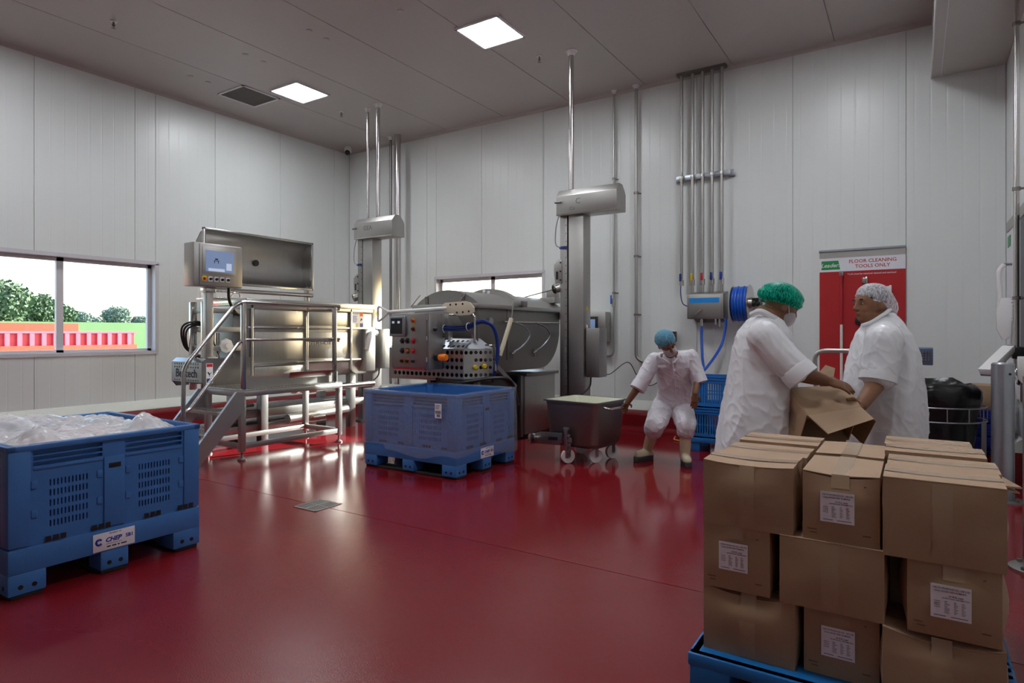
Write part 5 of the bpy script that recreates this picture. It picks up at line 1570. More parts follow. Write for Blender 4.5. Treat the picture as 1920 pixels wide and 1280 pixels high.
# ------------------------------------------------------------------ cartons on the blue pallet
t = thing('plastic_pallet', 'bright blue plastic pallet under the stacked brown cartons', 'pallet', (-.2, 2.95, 0))
px0, px1, py0, py1 = -.715, .29, 2.355, 3.50
us = [px0, px0 + .12]
x = px0 + .12
while x < px1 - .16:
    us += [x + .05, x + .11]; x += .11
us += [px1 - .06, px1]
us = sorted(set(round(q, 4) for q in us))
vs = [py0, py0 + .09]
y = py0 + .09
while y < py1 - .15:
    vs += [y + .03, y + .055]; y += .055
vs += [py1 - .05, py1]
vs = sorted(set(round(q, 4) for q in vs))
MB().grid_plate(us, vs, lambda i, j: us[i + 1] - us[i] > .055 and us[i + 1] - us[i] < .065 and abs(vs[j + 1] - vs[j] - .025) < .003, (0, 0, .115), X1, Y1, Z1 * .033).build('deck', 'pallet_blue', t, smooth=False)
MB().box(px0 - .01, px1 + .01, py0 - .01, py0 + .03, .10, .148).box(px0 - .01, px0 + .03, py0, py1, .10, .148).box(px1 - .03, px1 + .01, py0, py1, .10, .148).box(px0, px1, py1 - .03, py1 + .01, .10, .148).build('edge_rail', 'pallet_blue', t, bevel=.006)
for ix in (0, .5, 1):
    for iy in (0, .5, 1):
        x, y = px0 + .07 + ix * (px1 - px0 - .14), py0 + .07 + iy * (py1 - py0 - .14)
        MB().box(x - .075, x + .075, y - .075, y + .075, 0, .118).build('pallet_foot', 'pallet_blue', t, bevel=.008)

def label_card(parent, c, u, v, s=.105):
    """white product label with print: centre c, right u, up v"""
    c, u, v = V(c), V(u).normalized(), V(v).normalized()
    w = u.cross(v)
    lb = MB().obox(c + w * .0008, u * (s / 2), v * (s / 2), w * .0006).build('product_label', 'paper', parent)
    o = c + w * .0016
    def T(tx, size, a, b, al='LEFT'):
        lettering(tx, size, o + u * (a * s) + v * (b * s), u, v, 'ink', lb, align=al, depth=.0002)
    T('DELTA PRODUCE CO - OP LTD', .0068, -.44, .38); T('12mm DICED RED KUMARA', .0068, -.42, .29)
    T('10 KG nett', .0085, .12, .16, 'CENTER'); T('NUTRITIONAL INFORMATION', .0052, .12, .10, 'CENTER')
    b = MB()
    r = random.Random(4)
    for k in range(9):
        y = .02 - k * .042
        for a0, a1 in ((-.16, -.16 + r.uniform(.06, .14)), (.08, .08 + r.uniform(.05, .11)), (.26, .26 + r.uniform(.05, .12))):
            b.obox(o + u * ((a0 + a1) / 2 * s) + v * (y * s), u * ((a1 - a0) / 2 * s), v * .0006, w * .0002)
    for k in range(4):
        b.obox(o + u * (-.34 * s) + v * ((.0 - k * .06) * s), u * (.08 * s), v * .0006, w * .0002)
    for a0, a1 in ((-.42, -.12), (0, .42)):
        b.obox(o + u * ((a0 + a1) / 2 * s) + v * (-.42 * s), u * ((a1 - a0) / 2 * s), v * .0009, w * .0002)
    b.build('small_print', 'ink', lb)
    return lb
def carton(x0, x1, y0, y1, z0, h, seed, label, face_label=False, bulge=.012, lean=0.0, dent=0.0, group='cartons stacked on the blue pallet'):
    """corrugated carton: bulging walls, two top flaps with a gap, tape and label"""
    rnd = random.Random(seed)
    t = thing('carton', label, 'carton', ((x0 + x1) / 2, (y0 + y1) / 2, z0), group)
    n = 8
    W, Dp = x1 - x0, y1 - y0
    def warp(a, b, c):        # a,b,c in 0..1
        sa, sb, sc = math.sin(PI * a), math.sin(PI * b), math.sin(PI * c)
        nz = noise.noise(V((a * 2.2 + seed, b * 2.2, c * 2.2))) * .006
        x = x0 + W * a + (a - .5) * 2 * (bulge * sb * sc) + lean * c
        y = y0 + Dp * b + (b - .5) * 2 * (bulge * sa * sc)
        if dent and b < .01:
            y += dent * math.exp(-((a - .5) / .28) ** 2 - ((c - .93) / .12) ** 2)
        z = z0 + h * c - (dent * .9 * sa * (1 - b) ** 2 if c > .99 else 0) - (.004 * sa * sb if c > .99 else 0)
        k = sa * sb + sa * sc + sb * sc
        return V((x + nz * min(1, sb * sc * 3) * (1 if 0 < a < 1 else 1), y + nz * min(1, sa * sc * 3), z))
    mb = MB()
    def face(f):
        vs = [f(i / n, j / n) for j in range(n + 1) for i in range(n + 1)]
        mb.add(vs, [(j * (n + 1) + i, j * (n + 1) + i + 1, (j + 1) * (n + 1) + i + 1, (j + 1) * (n + 1) + i) for j in range(n) for i in range(n)])
    face(lambda p, q: warp(p, 0, q)); face(lambda p, q: warp(p, 1, q)); face(lambda p, q: warp(0, p, q)); face(lambda p, q: warp(1, p, q))
    face(lambda p, q: warp(p, q, 0)); face(lambda p, q: warp(p, q, 1))
    mb.build('carton_body', 'card', t, weld=True)
    # flaps
    along_x = W >= Dp
    for s in (0, 1):
        lift = rnd.uniform(.001, .004)
        f = MB()
        a0, a1 = (.0, .496) if s == 0 else (.504, 1.0)
        vs = []
        for dz in (0, .0035):
            for q in (a0, a1):
                for p in [k / 6 for k in range(7)]:
                    w = warp(p, q, 1) if along_x else warp(q, p, 1)
                    edge = abs(q - .5) < .1
                    vs.append(w + Z1 * (.001 + dz + (lift if edge else 0)))
        N = 7
        fs = [(k, k + 1, N + k + 1, N + k) for k in range(6)] + [(14 + k, 14 + N + k, 14 + N + k + 1, 14 + k + 1) for k in range(6)]
        fs += [(k, 14 + k, 15 + k, k + 1) for k in range(6)] + [(N + k, N + k + 1, 15 + N + k, 14 + N + k) for k in range(6)] + [(0, N, 14 + N, 14), (6, 20, 27, 13)]
        f.add(vs, fs)
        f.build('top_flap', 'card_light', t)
    # tape across the seam, folded down both ends
    tw = .028
    pts = []
    if along_x:
        c = .5
        line = [warp(0, c, .80), warp(0, c, .99)] + [warp(k / 8, c, 1) for k in range(9)] + [warp(1, c, .99), warp(1, c, .80)]
        off = [V((-.0015, 0, 0))] * 2 + [V((0, 0, .0085))] * 9 + [V((.0015, 0, 0))] * 2
        sd = Y1 * tw
    else:
        line = [warp(.5, 0, .80), warp(.5, 0, .99)] + [warp(.5, k / 8, 1) for k in range(9)] + [warp(.5, 1, .99), warp(.5, 1, .80)]
        off = [V((0, -.0015, 0))] * 2 + [V((0, 0, .0085))] * 9 + [V((0, .0015, 0))] * 2
        sd = X1 * tw
    vs = [p + o_ + sd * s for p, o_ in zip(line, off) for s in (-1, 1)]
    MB().add(vs, [(2 * k, 2 * k + 1, 2 * k + 3, 2 * k + 2) for k in range(len(line) - 1)]).build('packing_tape', 'tape', t)
    if along_x:           # vertical tape seam on the long front
        vs = [warp(.5 + s * .085, 0, c) + V((0, -.0015, 0)) for c in (.05, .3, .55, .8, .98) for s in (-1, 1)]
        MB().add(vs, [(2 * k, 2 * k + 1, 2 * k + 3, 2 * k + 2) for k in range(4)]).build('packing_tape', 'tape', t)
    if face_label:
        c = (warp(.46, 0, .55) + warp(.54, 0, .55)) / 2
        label_card(t, c + V((-.008, -.003, -.004)), X1, Z1)
        b = MB()
        for a, cc, L in ((.13, .17, .03), (.15, .12, .022), (.82, .86, .008), (.84, .17, .024)):
            p = warp(a, 0, cc) - Y1 * .0015
            b.obox(p, X1 * (L / 2), Y1 * .0003, Z1 * .0022)
        b.build('date_stamp', 'card_dark', t)
    return t
FY = 2.42
# top layer
carton(-.685, -.365, FY - .005, FY + .235, .63, .24, 11, 'plain brown carton on the top layer above the smaller labelled carton', bulge=.012, dent=.012)
carton(-.675, -.355, FY + .25, FY + .485, .63, .235, 12, 'plain carton in the second row of the top layer beside the taped small carton')
carton(-.665, -.345, FY + .50, FY + .74, .63, .245, 13, 'plain carton in the third row of the top layer next to the green-capped worker')
carton(-.335, -.098, FY, FY + .315, .63, .24, 14, 'labelled brown carton on the top layer between two plain cartons', True, dent=.016)
carton(-.335, -.098, FY + .345, FY + .66, .63, .245, 15, 'small carton with taped top directly behind the labelled carton of the top layer')
carton(-.088, .235, FY - .03, FY + .205, .628, .255, 16, 'widest plain brown carton at the top corner by the bollards', bulge=.008)
carton(-.085, .245, FY + .22, FY + .445, .63, .25, 17, 'carton with raised top edge in the second row by the bollards')
carton(-.10, .225, FY + .46, FY + .69, .63, .26, 18, 'carton in the third row of the top layer by the bollards')
carton(-.11, .20, FY + .705, FY + .935, .63, .25, 19, 'carton in the rearmost row of the top layer in front of the waste bag')
# middle layer
carton(-.685, -.445, FY, FY + .32, .39, .24, 21, 'labelled carton of the middle layer under the corner of a plain carton', True, bulge=.006)
carton(-.41, -.085, FY - .01, FY + .23, .39, .238, 22, 'plain carton in the middle layer between two labelled cartons', bulge=.010)
carton(-.02, .225, FY - .012, FY + .31, .39, .238, 23, 'bulging labelled carton of the middle layer below the widest plain carton', True, bulge=.030)
# bottom layer
carton(-.685, -.36, FY, FY + .235, .148, .24, 31, 'crushed plain carton of the bottom layer with a sagging top edge by the pallet corner', bulge=.012, dent=.03)
carton(-.335, -.10, FY + .03, FY + .345, .148, .238, 32, 'labelled carton recessed in the middle of the bottom layer', True, bulge=.006)
carton(-.09, .235, FY - .02, FY + .215, .148, .236, 33, 'crushed plain carton of the bottom layer under the bulging labelled carton', bulge=.012, dent=.03)
k = 40
for z, rows in ((.39, 'middle'), (.148, 'bottom')):
    for x0, x1 in ((-.685, -.37), (-.35, -.10), (-.08, .23)):
        for j in range(2):
            y0 = FY + .36 + j * .30
            k += 1
            carton(x0, x1, y0, y0 + .285, z, .238, k, 'plain carton inside the %s layer of the stack, behind its front cartons' % rows)
o = MB().obox((.262, FY + .55, .80), V((.045, .02, -.004)), V((-.02, .09, 0)), V((0, 0, .003))).obox((.262, FY + .56, .785), V((.04, .02, -.010)), V((-.02, .09, 0)), V((0, 0, .003))).build('carton_flap', 'card_light')
tag(o, 'loose cardboard flap sticking out of the stack towards the bollard', 'cardboard')
# ------------------------------------------------------------------ people
IR = V((CS, SN, 0)); TC = V((SN, -CS, 0))        # image right, towards the camera
def remesh(mb, name, voxel, smooth=4, m=None, parent=None, folds=0.0):
    me = mb.mesh(name, smooth=False)
    o = bpy.data.objects.new(name, me); COL.objects.link(o)
    md = o.modifiers.new('r', 'REMESH'); md.mode = 'VOXEL'; md.voxel_size = voxel; md.use_smooth_shade = True
    sm = o.modifiers.new('s', 'SMOOTH'); sm.factor = .5; sm.iterations = smooth
    dg = bpy.context.evaluated_depsgraph_get()
    out = bpy.data.meshes.new_from_object(o.evaluated_get(dg))
    bpy.data.objects.remove(o)
    if folds:            # cloth folds
        nr = [V(v.normal) for v in out.vertices]
        for v, vn in zip(out.vertices, nr):
            q = V(v.co)
            a = noise.noise(V((q.x * 7, q.y * 7, q.z * 3 + 1.5)))
            b = noise.noise(V((q.x * 16 + q.z * 9, q.y * 16, q.z * 12)))
            w = (1 - abs(a)) ** 4 * .9 + (1 - abs(b)) ** 5 * .55
            v.co = q + vn * (folds * (w - .5))
    out.polygons.foreach_set('use_smooth', [True] * len(out.polygons))
    return obj(name, out, m, parent)
def frame(fwd, up):
    f = V(fwd).normalized(); u = V(up); u = (u - f * u.dot(f)).normalized()
    return f.cross(u).normalized(), f, u           # side (wearer's right), forward, up
def head_prims(mb, c, fr):
    s, f, u = fr
    c = V(c)
    mb.ell(c + u * .012, (.077, .097, .105), fr)
    mb.ell(c + f * .028 - u * .062, (.060, .068, .062), fr)
    mb.ell(c + f * .060 - u * .088, (.034, .032, .026), fr)          # chin
    mb.ell(c + f * .058 - u * .025, (.056, .040, .045), fr)          # cheeks
    mb.ell(c + f * .082 + u * .028, (.052, .016, .014), fr)          # brow
    mb.cap(c + f * .094 + u * .014, c + f * .110 - u * .022, .009, .014)
    mb.ell(c + f * .103 - u * .027, (.020, .014, .011), fr)          # nostrils
    mb.ell(c + f * .091 - u * .052, (.025, .012, .008), fr)          # lips
    mb.ell(c + f * .088 - u * .064, (.022, .012, .008), fr)
    for k in (-1, 1):
        mb.ell(c + s * (k * .078) - f * .012 - u * .012, (.012, .020, .032), fr)
def face_details(parent, c, fr):
    s, f, u = fr
    for k in (-1, 1):
        p = V(c) + f * .083 + s * (k * .032) + u * .006
        e = MB().ell(p, (.012, .008, .0055), fr, 12, 8).build('eye', 'eye_white', parent)
        MB().ell(p + f * .006, (.006, .0045, .0058), fr, 10, 8).build('iris', 'hair', e)
        MB().ell(V(c) + f * .092 + s * (k * .034) + u * .034, (.020, .006, .005), fr, 10, 6).build('eyebrow', 'hair', parent)
    MB().ell(V(c) + f * .099 - u * .058, (.019, .006, .002), fr, 10, 6).build('mouth_line', 'meat_dark', parent)
def hair(parent, c, fr):
    s, f, u = fr
    MB().ell(V(c) + u * .040 - f * .012, (.081, .095, .083), fr, 20, 12).build('hair', 'hair', parent)
def bouffant(parent, c, fr, m, name='hair_net', rx=.100, ry=.122, rz=.092, cu=.030, cf=-.014, droop=0.0, seed=1, tilt=0.0):
    s, f, u = fr
    f, u = (f + u * tilt).normalized(), (u - f * tilt).normalized()
    n, mrow = 44, 16
    vs, fs = [], []
    for i in range(mrow + 1):
        th = (.04 + .96 * i / mrow) * math.radians(112)
        k = math.sin(th)
        if i >= mrow - 1: k *= (.95, .90)[i - mrow + 1]
        for j in range(n):
            a = 2 * PI * j / n
            w = 1 + .05 * noise.noise(V((math.cos(a) * 3 + seed, math.sin(a) * 3, th * 3))) + .035 * math.sin(a * 20 + 2 * math.sin(th * 5)) * min(1, th)
            back = max(0, -math.sin(a))
            p = V(c) + u * cu + f * cf + s * (rx * k * math.cos(a) * w) + f * (ry * k * math.sin(a) * w * (1 + droop * .25 * back)) + u * (rz * math.cos(th) * (1 + .04 * w) - droop * .05 * back * k)
            vs.append(p)
    for i in range(mrow):
        for j in range(n):
            j2 = (j + 1) % n
            fs.append((i * n + j, i * n + j2, (i + 1) * n + j2, (i + 1) * n + j))
    fs.append(tuple(range(n)))
    o = MB().add(vs, fs).build(name, m, parent)
    rim = [vs[mrow * n + j] for j in range(n)] + [vs[mrow * n]]
    MB().tube(rim, .005, 6, False).build('elastic_band', m, o)
    return o
def mask(parent, c, fr, m='mask'):
    s, f, u = fr
    o = MB().ell(V(c) + f * .050 - u * .055, (.068, .066, .066), fr, 18, 12).build('face_mask', m, parent)
    for k in (-1, 1):
        MB().tube([V(c) + s * (k * .064) + f * .04 - u * .04, V(c) + s * (k * .084) - f * .0 + u * .01], .0018, 6).build('mask_loop', 'paper', o)
    return o
def hand_prims(mb, wrist, d, back, thumb, curl=.35, scale=1.0, spread=.12):
    """wrist point, finger direction, back-of-hand normal, +1/-1 thumb side along d x back"""
    d = V(d).normalized(); b = V(back); b = (b - d * b.dot(d)).normalized()
    s = d.cross(b).normalized() * thumb
    k = scale
    palm = wrist + d * (.052 * k)
    mb.ell(palm, (.046 * k, .040 * k, .017 * k), (d, s, b))
    mb.ell(wrist + d * (.078 * k), (.022 * k, .040 * k, .015 * k), (d, s, b))
    mb.cap(wrist - d * .01, wrist + d * (.03 * k), .024 * k, .024 * k)
    for i, L in enumerate((.072, .080, .075, .058)):
        o = (.030 - .020 * i) * k
        base = wrist + d * (.086 * k - .004 * abs(i - 1)) + s * o
        dd = (d + s * (spread * (1.5 - i) * .35)).normalized()
        a = 0; p = base
        for L1, r in ((L * .48, .0092), (L * .30, .0085), (L * .22, .0075)):
            a += curl
            q = p + (dd * math.cos(a) - b * math.sin(a)) * (L1 * k)
            mb.cap(p, q, r * k, r * k * .95, 8)
            p = q
    t0 = wrist + d * (.028 * k) + s * (.032 * k)
    t1 = t0 + (d * .6 + s * .7 - b * .25).normalized() * (.042 * k)
    t2 = t1 + (d * .9 + s * .15 - b * .35).normalized() * (.034 * k)
    mb.cap(t0, t1, .013 * k, .0115 * k, 8); mb.cap(t1, t2, .0105 * k, .0085 * k, 8)
def chain(mb, pts, rs):
    for (p, q), (a, b) in zip(zip(pts, pts[1:]), zip(rs, rs[1:])): mb.cap(p, q, a, b)
def slab(mb, p, r, ax):
    mb.ell(p, r, ax, 20, 12)

def ring_body(secs):
    """torso from elliptical sections: (left px, right px, y px, depth, half width across view)"""
    n = 28; rg = []
    for xl, xr, y, D, w in secs:
        c = P((xl + xr) / 2, y, D); hx = (xr - xl) / 2 * D / F
        rg.append([c + IR * (math.cos(2 * PI * k / n) * hx) + TC * (math.sin(2 * PI * k / n) * w) for k in range(n)])
    return loft(rg)

# --- worker stooping over the cart
foot = V((-2.25, 6.4, 0))
t = thing('person', 'stooping person in white overalls, blue cap and cream boots pulling the steel cart', 'person', foot)
c1 = P(1250, 644, 6.20)
fr1 = frame(TC * .80 - Z1 * .52 + IR * .22, Z1 * .8 + TC * .45 - IR * .34)
neck1 = P(1260, 667, 6.36)
shA, shB = P(1228, 674, 6.42), P(1294, 669, 6.42)
elA, wrA = P(1199, 722, 6.36), P(1176, 755, 6.42)
elB, wrB = P(1309, 708, 6.36), P(1303, 737, 6.24)
hipA, knA, anA, toA = P(1243, 762, 6.66), P(1228, 797, 6.40), P(1214, 848, 6.66), P(1194, 858, 6.56)
hipB, knB, anB, toB = P(1276, 762, 6.66), P(1287, 797, 6.36), P(1284, 855, 6.44), P(1290, 869, 6.26)
anA.z, anB.z = .115, .115; toA.z = toB.z = .045
body = MB()
head_prims(body, c1, fr1)
body.cap(c1 - fr1[2] * .06 - fr1[1] * .02, neck1, .056, .062)
body.cap(neck1, P(1258, 745, 6.62), .075, .11)
chain(body, [shA, elA, wrA], [.050, .042, .029]); chain(body, [shB, elB, wrB], [.050, .042, .029])
body.cap(shA, shB, .05); body.cap(neck1, shA, .05); body.cap(neck1, shB, .05)
chain(body, [hipA, knA, anA], [.07, .05, .035]); chain(body, [hipB, knB, anB], [.07, .05, .035]); body.cap(hipA, hipB, .08)
hdir = (V(cp(.42, .10, .585)) - wrA).normalized()
hand_prims(body, wrA + hdir * .01, hdir, Z1 * .8 + TC * .5, 1, .55)
hand_prims(body, wrB, (P(1302, 756, 6.24) - wrB), TC * .9 + IR * .2, -1, .15)
bo = remesh(body, 'body', .0055, 3, 'skin', t)
face_details(bo, c1, fr1)
hair(bo, c1, fr1)
bouffant(bo, c1, fr1, 'net_blue', 'cap', .098, .114, .10, .044, -.014, 0, 5, .25)
mask(bo, c1, fr1)
cl = MB()
ax = (IR, TC, Z1)
tor = ring_body([(1246, 1278, 660, 6.37, .06), (1238, 1288, 666, 6.39, .10), (1230, 1296, 678, 6.42, .125), (1230, 1298, 695, 6.46, .135), (1233, 1296, 715, 6.52, .135),
                 (1233, 1298, 735, 6.58, .135), (1230, 1302, 752, 6.63, .14), (1232, 1298, 770, 6.65, .12), (1245, 1280, 780, 6.65, .08)])
cl.v, cl.f = tor.v, tor.f
cl.cap(shA + TC * .0, shB, .075); cl.cap(P(1240, 676, 6.42), P(1280, 674, 6.42), .085)
chain(cl, [shA, shA.lerp(elA, .55), shA.lerp(elA, .92)], [.078, .074, .076])
chain(cl, [shB, shB.lerp(elB, .55), shB.lerp(elB, .90)], [.078, .074, .076])
chain(cl, [hipA, hipA.lerp(knA, .6), knA, knA.lerp(anA, .18)], [.118, .112, .098, .092])
chain(cl, [hipB, hipB.lerp(knB, .6), knB, knB.lerp(anB, .18)], [.118, .112, .098, .092])
ov = remesh(cl, 'overalls', .008, 5, 'cloth_white', bo, .013)
for a, e, k in ((shA, elA, .92), (shB, elB, .90)):
    d = (e - a).normalized(); q = a.lerp(e, k)
    MB().lathe([(.076, -.045), (.080, -.02), (.080, .045), (.070, .048)], q + d * .03, 20, d).build('sleeve_cuff', 'cloth_white', bo)
# front placket, buttons, collar and name patch
pl = [P(1262, 680, 6.29), P(1263, 700, 6.295), P(1265, 725, 6.385), P(1266, 745, 6.47)]
MB().tube(curve(pl), .006, 6).build('placket', 'cloth_white', bo)
for q in (P(1262, 686, 6.285), P(1265, 693, 6.285)): MB().lathe([(.009, 0), (.009, .004)], q, 10, TC).build('button', 'white_plastic', bo)
for k, (a, b_) in enumerate(((P(1240, 671, 6.31), P(1256, 681, 6.27)), (P(1270, 672, 6.31), P(1262, 681, 6.27)))):
    MB().bar(a, b_, .012, .035, TC).build('collar', 'cloth_white', bo, bevel=.004)
MB().obox(P(1241, 686, 6.305), IR * .040, Z1 * .012 + IR * .0, TC * .004).build('name_patch', 'paper', bo)
for an, to, kn in ((anA, toA, knA), (anB, toB, knB)):
    b = MB()
    d = (to - an); d.z = 0; d.normalize()
    chain(b, [kn.lerp(an, .12), kn.lerp(an, .6), an], [.066, .060, .052])
    b.cap(an - d * .03 - Z1 * .035, an + d * .14 - Z1 * .045, .050, .046)
    bt = remesh(b, 'boot', .008, 4, 'boot', bo)
    q = an + d * .06; s_ = V((-d.y, d.x, 0))
    n = 20; rg = []
    for hz, g in ((.0, .95), (.006, 1.0), (.05, 1.0), (.055, .97)):
        rg.append([V((q.x, q.y, hz)) + d * (math.cos(2 * PI * k / n) * .148 * g) + s_ * (math.sin(2 * PI * k / n) * .054 * g * (1.05 if math.cos(2 * PI * k / n) > 0 else .9)) for k in range(n)])
    loft(rg).build('boot_sole', 'sole', bt)

# --- green-capped worker
t = thing('person', 'person in white coat and green hair cap handling an open carton', 'person', (-.82, 4.05, 0))
D2 = 3.82
c2 = P(1464, 573, D2)
fr2 = frame(IR * .92 - TC * .10 - Z1 * .42, Z1 * .9 + IR * .42)
neck2 = P(1436, 598, D2 + .02)
shN, shF = P(1432, 632, D2 - .19), P(1440, 630, D2 + .19)
elN, wrN = P(1492, 694, D2 - .28), P(1546, 713, D2 - .25)
elF, wrF = P(1488, 700, D2 + .12), P(1532, 712, D2 - .02)
body = MB()
head_prims(body, c2, fr2)
body.cap(c2 - fr2[2] * .05 - fr2[1] * .02, neck2, .060, .066)
body.cap(neck2, P(1425, 760, D2), .09, .13)
chain(body, [shN, elN, wrN], [.060, .050, .034]); chain(body, [shF, elF, wrF], [.060, .050, .034])
body.cap(neck2, shN, .06); body.cap(neck2, shF, .06)
for k in (-1, 1):
    h = P(1415, 800, D2 + k * .10); a = V((h.x + .02, h.y, .09))
    chain(body, [h, h.lerp(a, .5), a], [.085, .06, .042])
hd = (P(1588, 724, D2 - .28) - wrN)
hand_prims(body, wrN, hd, Z1 * .85 + TC * .5, -1, .22, 1.08)
hand_prims(body, wrF, P(1560, 722, D2 - .05) - wrF, Z1 * .8 - TC * .4, 1, .3, 1.05)
bo = remesh(body, 'body', .0055, 3, 'skin', t)
face_details(bo, c2, fr2)
hair(bo, c2, fr2)
bouffant(bo, c2, fr2, 'net_green', 'hair_net', .105, .136, .095, .044, -.014, .2, 9, .10)
mask(bo, c2, fr2)
cl = MB()
ax = (IR, TC, Z1)
tor = ring_body([(1420, 1452, 590, D2, .07), (1404, 1462, 600, D2, .13), (1388, 1474, 622, D2, .20), (1378, 1484, 655, D2, .225), (1370, 1488, 700, D2, .23),
                 (1360, 1490, 750, D2, .235), (1350, 1489, 800, D2, .24), (1343, 1488, 850, D2, .245), (1338, 1488, 900, D2, .25)])
cl.v, cl.f = tor.v, tor.f
cl.cap(shN, shF, .085); cl.cap(neck2 - Z1 * .035, shN, .085, .095); cl.cap(neck2 - Z1 * .035, shF, .085, .095)
chain(cl, [shN + IR * .0, shN.lerp(elN, .5), shN.lerp(elN, .92)], [.098, .092, .088])
chain(cl, [shF, shF.lerp(elF, .5), shF.lerp(elF, .92)], [.098, .090, .086])
remesh(cl, 'coat', .008, 4, 'coat_white', bo, .009)
for a, e in ((shN, elN), (shF, elF)):
    d = (e - a).normalized(); q = a.lerp(e, .96)
    MB().lathe([(.088, -.04), (.096, -.02), (.097, .040), (.082, .044), (.06, .03)], q + d * .03, 24, d).build('sleeve_cuff', 'coat_white', bo)
MB().tube(curve([P(1408, 590, D2 - .06), P(1425, 584, D2 - .10), P(1444, 592, D2 - .11), P(1460, 602, D2 - .07)]), [.018] * 25, 8).build('collar', 'coat_white', bo)
for k in (-1, 1):
    h = P(1415, 800, D2 + k * .10)
    MB().lathe([(.085, .10), (.088, .12), (.10, .40), (.115, h.z)], (h.x + .01, h.y, 0), 18).build('trouser_leg', 'cloth_white', bo)
    MB().cap(V((h.x - .0, h.y, .06)), V((h.x + .11 * IR.x, h.y + .11 * IR.y, .055)), .055, .05).build('boot', 'boot', bo)

# --- white-capped worker
t = thing('person', 'person in white coat and white hair net facing the green-capped worker', 'person', (-.15, 4.55, 0))
D3 = 3.95
c3 = P(1633, 570, D3)
fr3 = frame(-IR * .97 + TC * .12 - Z1 * .06, Z1 - IR * .10)
neck3 = P(1652, 604, D3)
shN, shF = P(1658, 640, D3 - .21), P(1650, 640, D3 + .21)
elN, wrN = P(1645, 716, D3 - .24), P(1614, 760, D3 - .34)
elF, wrF = P(1630, 716, D3 + .20), P(1600, 752, D3 - .02)
body = MB()
head_prims(body, c3, fr3)
body.ell(c3 - fr3[2] * .085 - fr3[1] * .0, (.066, .080, .055), fr3)
body.cap(c3 - fr3[2] * .06 - fr3[1] * .035, neck3, .068, .078)
body.cap(neck3, P(1656, 770, D3), .09, .15)
chain(body, [shN, elN, wrN], [.064, .054, .036]); chain(body, [shF, elF, wrF], [.064, .054, .036])
body.cap(neck3, shN, .07); body.cap(neck3, shF, .07)
for k in (-1, 1):
    h = P(1658, 805, D3 + k * .11); a = V((h.x, h.y, .09))
    chain(body, [h, h.lerp(a, .5), a], [.09, .062, .044])
hand_prims(body, wrN, P(1592, 778, D3 - .42) - wrN, TC * .8 + IR * .2 - Z1 * .1, 1, .30, 1.05)
hand_prims(body, wrF, P(1580, 765, D3 - .10) - wrF, -TC * .5 + Z1 * .6, -1, .30, 1.05)
bo = remesh(body, 'body', .0055, 3, 'skin_light', t)
face_details(bo, c3, fr3)
hair(bo, c3, fr3)
bouffant(bo, c3, fr3, 'net_white', 'hair_net', .098, .124, .090, .046, -.022, 1.0, 3, .38)
cl = MB()
tor = ring_body([(1640, 1672, 588, D3, .075), (1628, 1684, 604, D3, .14), (1614, 1696, 626, D3, .21), (1606, 1706, 655, D3, .235), (1597, 1714, 690, D3, .25),
                 (1589, 1721, 730, D3, .26), (1588, 1724, 765, D3, .26), (1594, 1724, 800, D3, .255), (1598, 1720, 840, D3, .25), (1598, 1718, 900, D3, .25)])
cl.v, cl.f = tor.v, tor.f
cl.cap(shN, shF, .09); cl.cap(neck3 - Z1 * .03, shN, .09, .10); cl.cap(neck3 - Z1 * .03, shF, .09, .10)
chain(cl, [shN, shN.lerp(elN, .5), shN.lerp(elN, .80)], [.105, .10, .098])
chain(cl, [shF, shF.lerp(elF, .5), shF.lerp(elF, .80)], [.10, .095, .092])
remesh(cl, 'coat', .008, 4, 'coat_white', bo, .009)
for a, e in ((shN, elN), (shF, elF)):
    d = (e - a).normalized(); q = a.lerp(e, .82)
    MB().lathe([(.096, -.05), (.101, -.02), (.103, .020), (.085, .020), (.06, .0)], q + d * .02, 24, d).build('sleeve_hem', 'coat_white', bo)
MB().tube(curve([P(1617, 610, D3 - .04), P(1634, 604, D3 - .10), P(1656, 590, D3 - .10), P(1672, 578, D3 - .04)]), .013, 8).build('collar', 'coat_white', bo)
for k in (-1, 1):
    h = P(1658, 805, D3 + k * .11)
    MB().lathe([(.085, .10), (.088, .12), (.10, .40), (.12, h.z)], (h.x, h.y, 0), 18).build('trouser_leg', 'cloth_white', bo)
    MB().cap(V((h.x, h.y, .06)), V((h.x - .12 * IR.x, h.y - .12 * IR.y, .055)), .055, .05).build('boot', 'boot', bo)

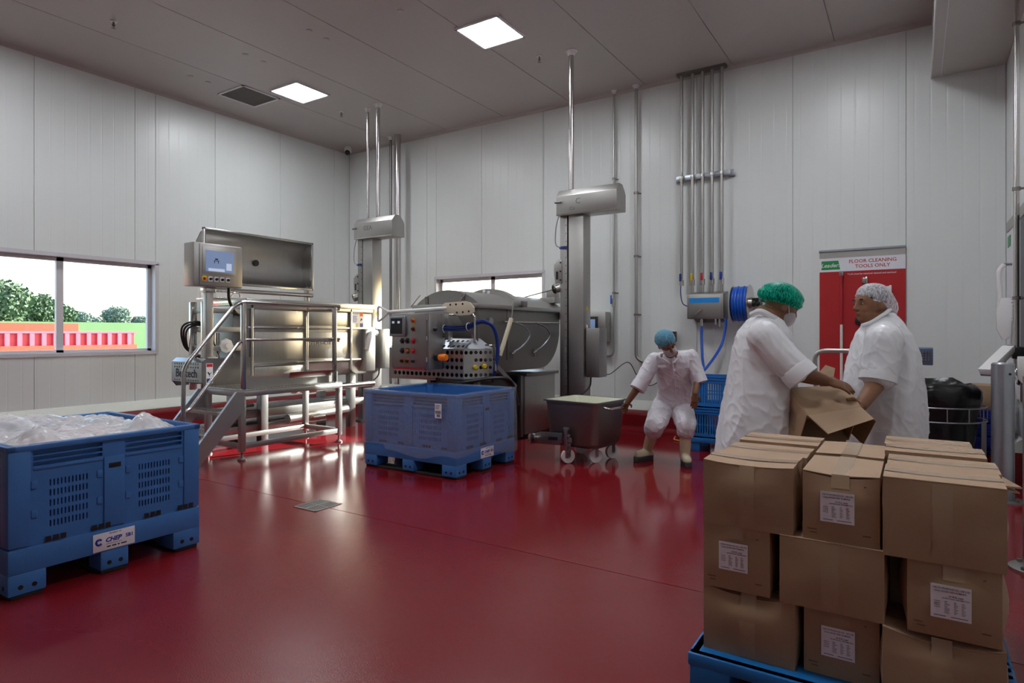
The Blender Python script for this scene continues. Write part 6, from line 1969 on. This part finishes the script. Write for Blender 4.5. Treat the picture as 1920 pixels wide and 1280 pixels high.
# --- open carton in their hands, over a short stack
t = thing('open_carton', 'open brown carton tipped on its corner in the hands of the green-capped worker', 'carton', P(1545, 800, 3.6))
def board(a, b, c, d, th=.005):
    a, b, c, d = V(a), V(b), V(c), V(d)
    n = (b - a).cross(d - a).normalized() * th
    q = [a, b, c, d]
    return MB().add(q + [p - n for p in q], [(0, 1, 2, 3), (7, 6, 5, 4), (0, 4, 5, 1), (1, 5, 6, 2), (2, 6, 7, 3), (3, 7, 4, 0)])
A_, B_, C_, D_ = P(1480, 727, 3.62), P(1590, 724, 3.70), P(1613, 763, 3.54), P(1514, 779, 3.44)
E_, F_ = P(1638, 786, 3.47), P(1552, 814, 3.36)
nrm = (B_ - A_).cross(D_ - A_).normalized()
if nrm.z < 0: nrm = -nrm
dn = (-nrm * .75 - Z1 * .45).normalized() * .22
board(A_, B_, C_, D_).build('carton_panel', 'card', t, smooth=False)
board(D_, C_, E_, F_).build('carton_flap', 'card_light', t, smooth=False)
board(A_, D_, D_ + dn, A_ + dn).build('carton_panel', 'card', t, smooth=False)
board(B_, C_, C_ + dn, B_ + dn).build('carton_panel', 'card', t, smooth=False)
board(A_, B_, B_ + dn, A_ + dn).build('carton_panel', 'card', t, smooth=False)
board(A_ + dn, B_ + dn, C_ + dn, D_ + dn).build('carton_panel', 'card', t, smooth=False)
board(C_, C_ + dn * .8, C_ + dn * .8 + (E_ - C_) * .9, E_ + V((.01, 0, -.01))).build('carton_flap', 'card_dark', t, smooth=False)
board(P(1524, 712, 3.80), P(1562, 714, 3.84), P(1566, 690, 3.9), P(1548, 684, 3.9)).build('carton_flap', 'card_light', t, smooth=False)
q = (A_ + D_) / 2 + dn * .5
ll = MB().obox(q - (D_ - A_).cross(dn).normalized() * .004, (D_ - A_).normalized() * .05, dn.normalized() * .05, (D_ - A_).cross(dn).normalized() * .001).build('product_label', 'paper', t)
sx, sy = -.40, 4.02
for k in range(3):
    carton(sx - .16, sx + .16, sy - .12, sy + .12, .002 + k * .222, .220, 70 + k, ('bottom', 'middle', 'top')[k] + ' carton of the short stack under the open carton between the workers', group='cartons between the two workers')
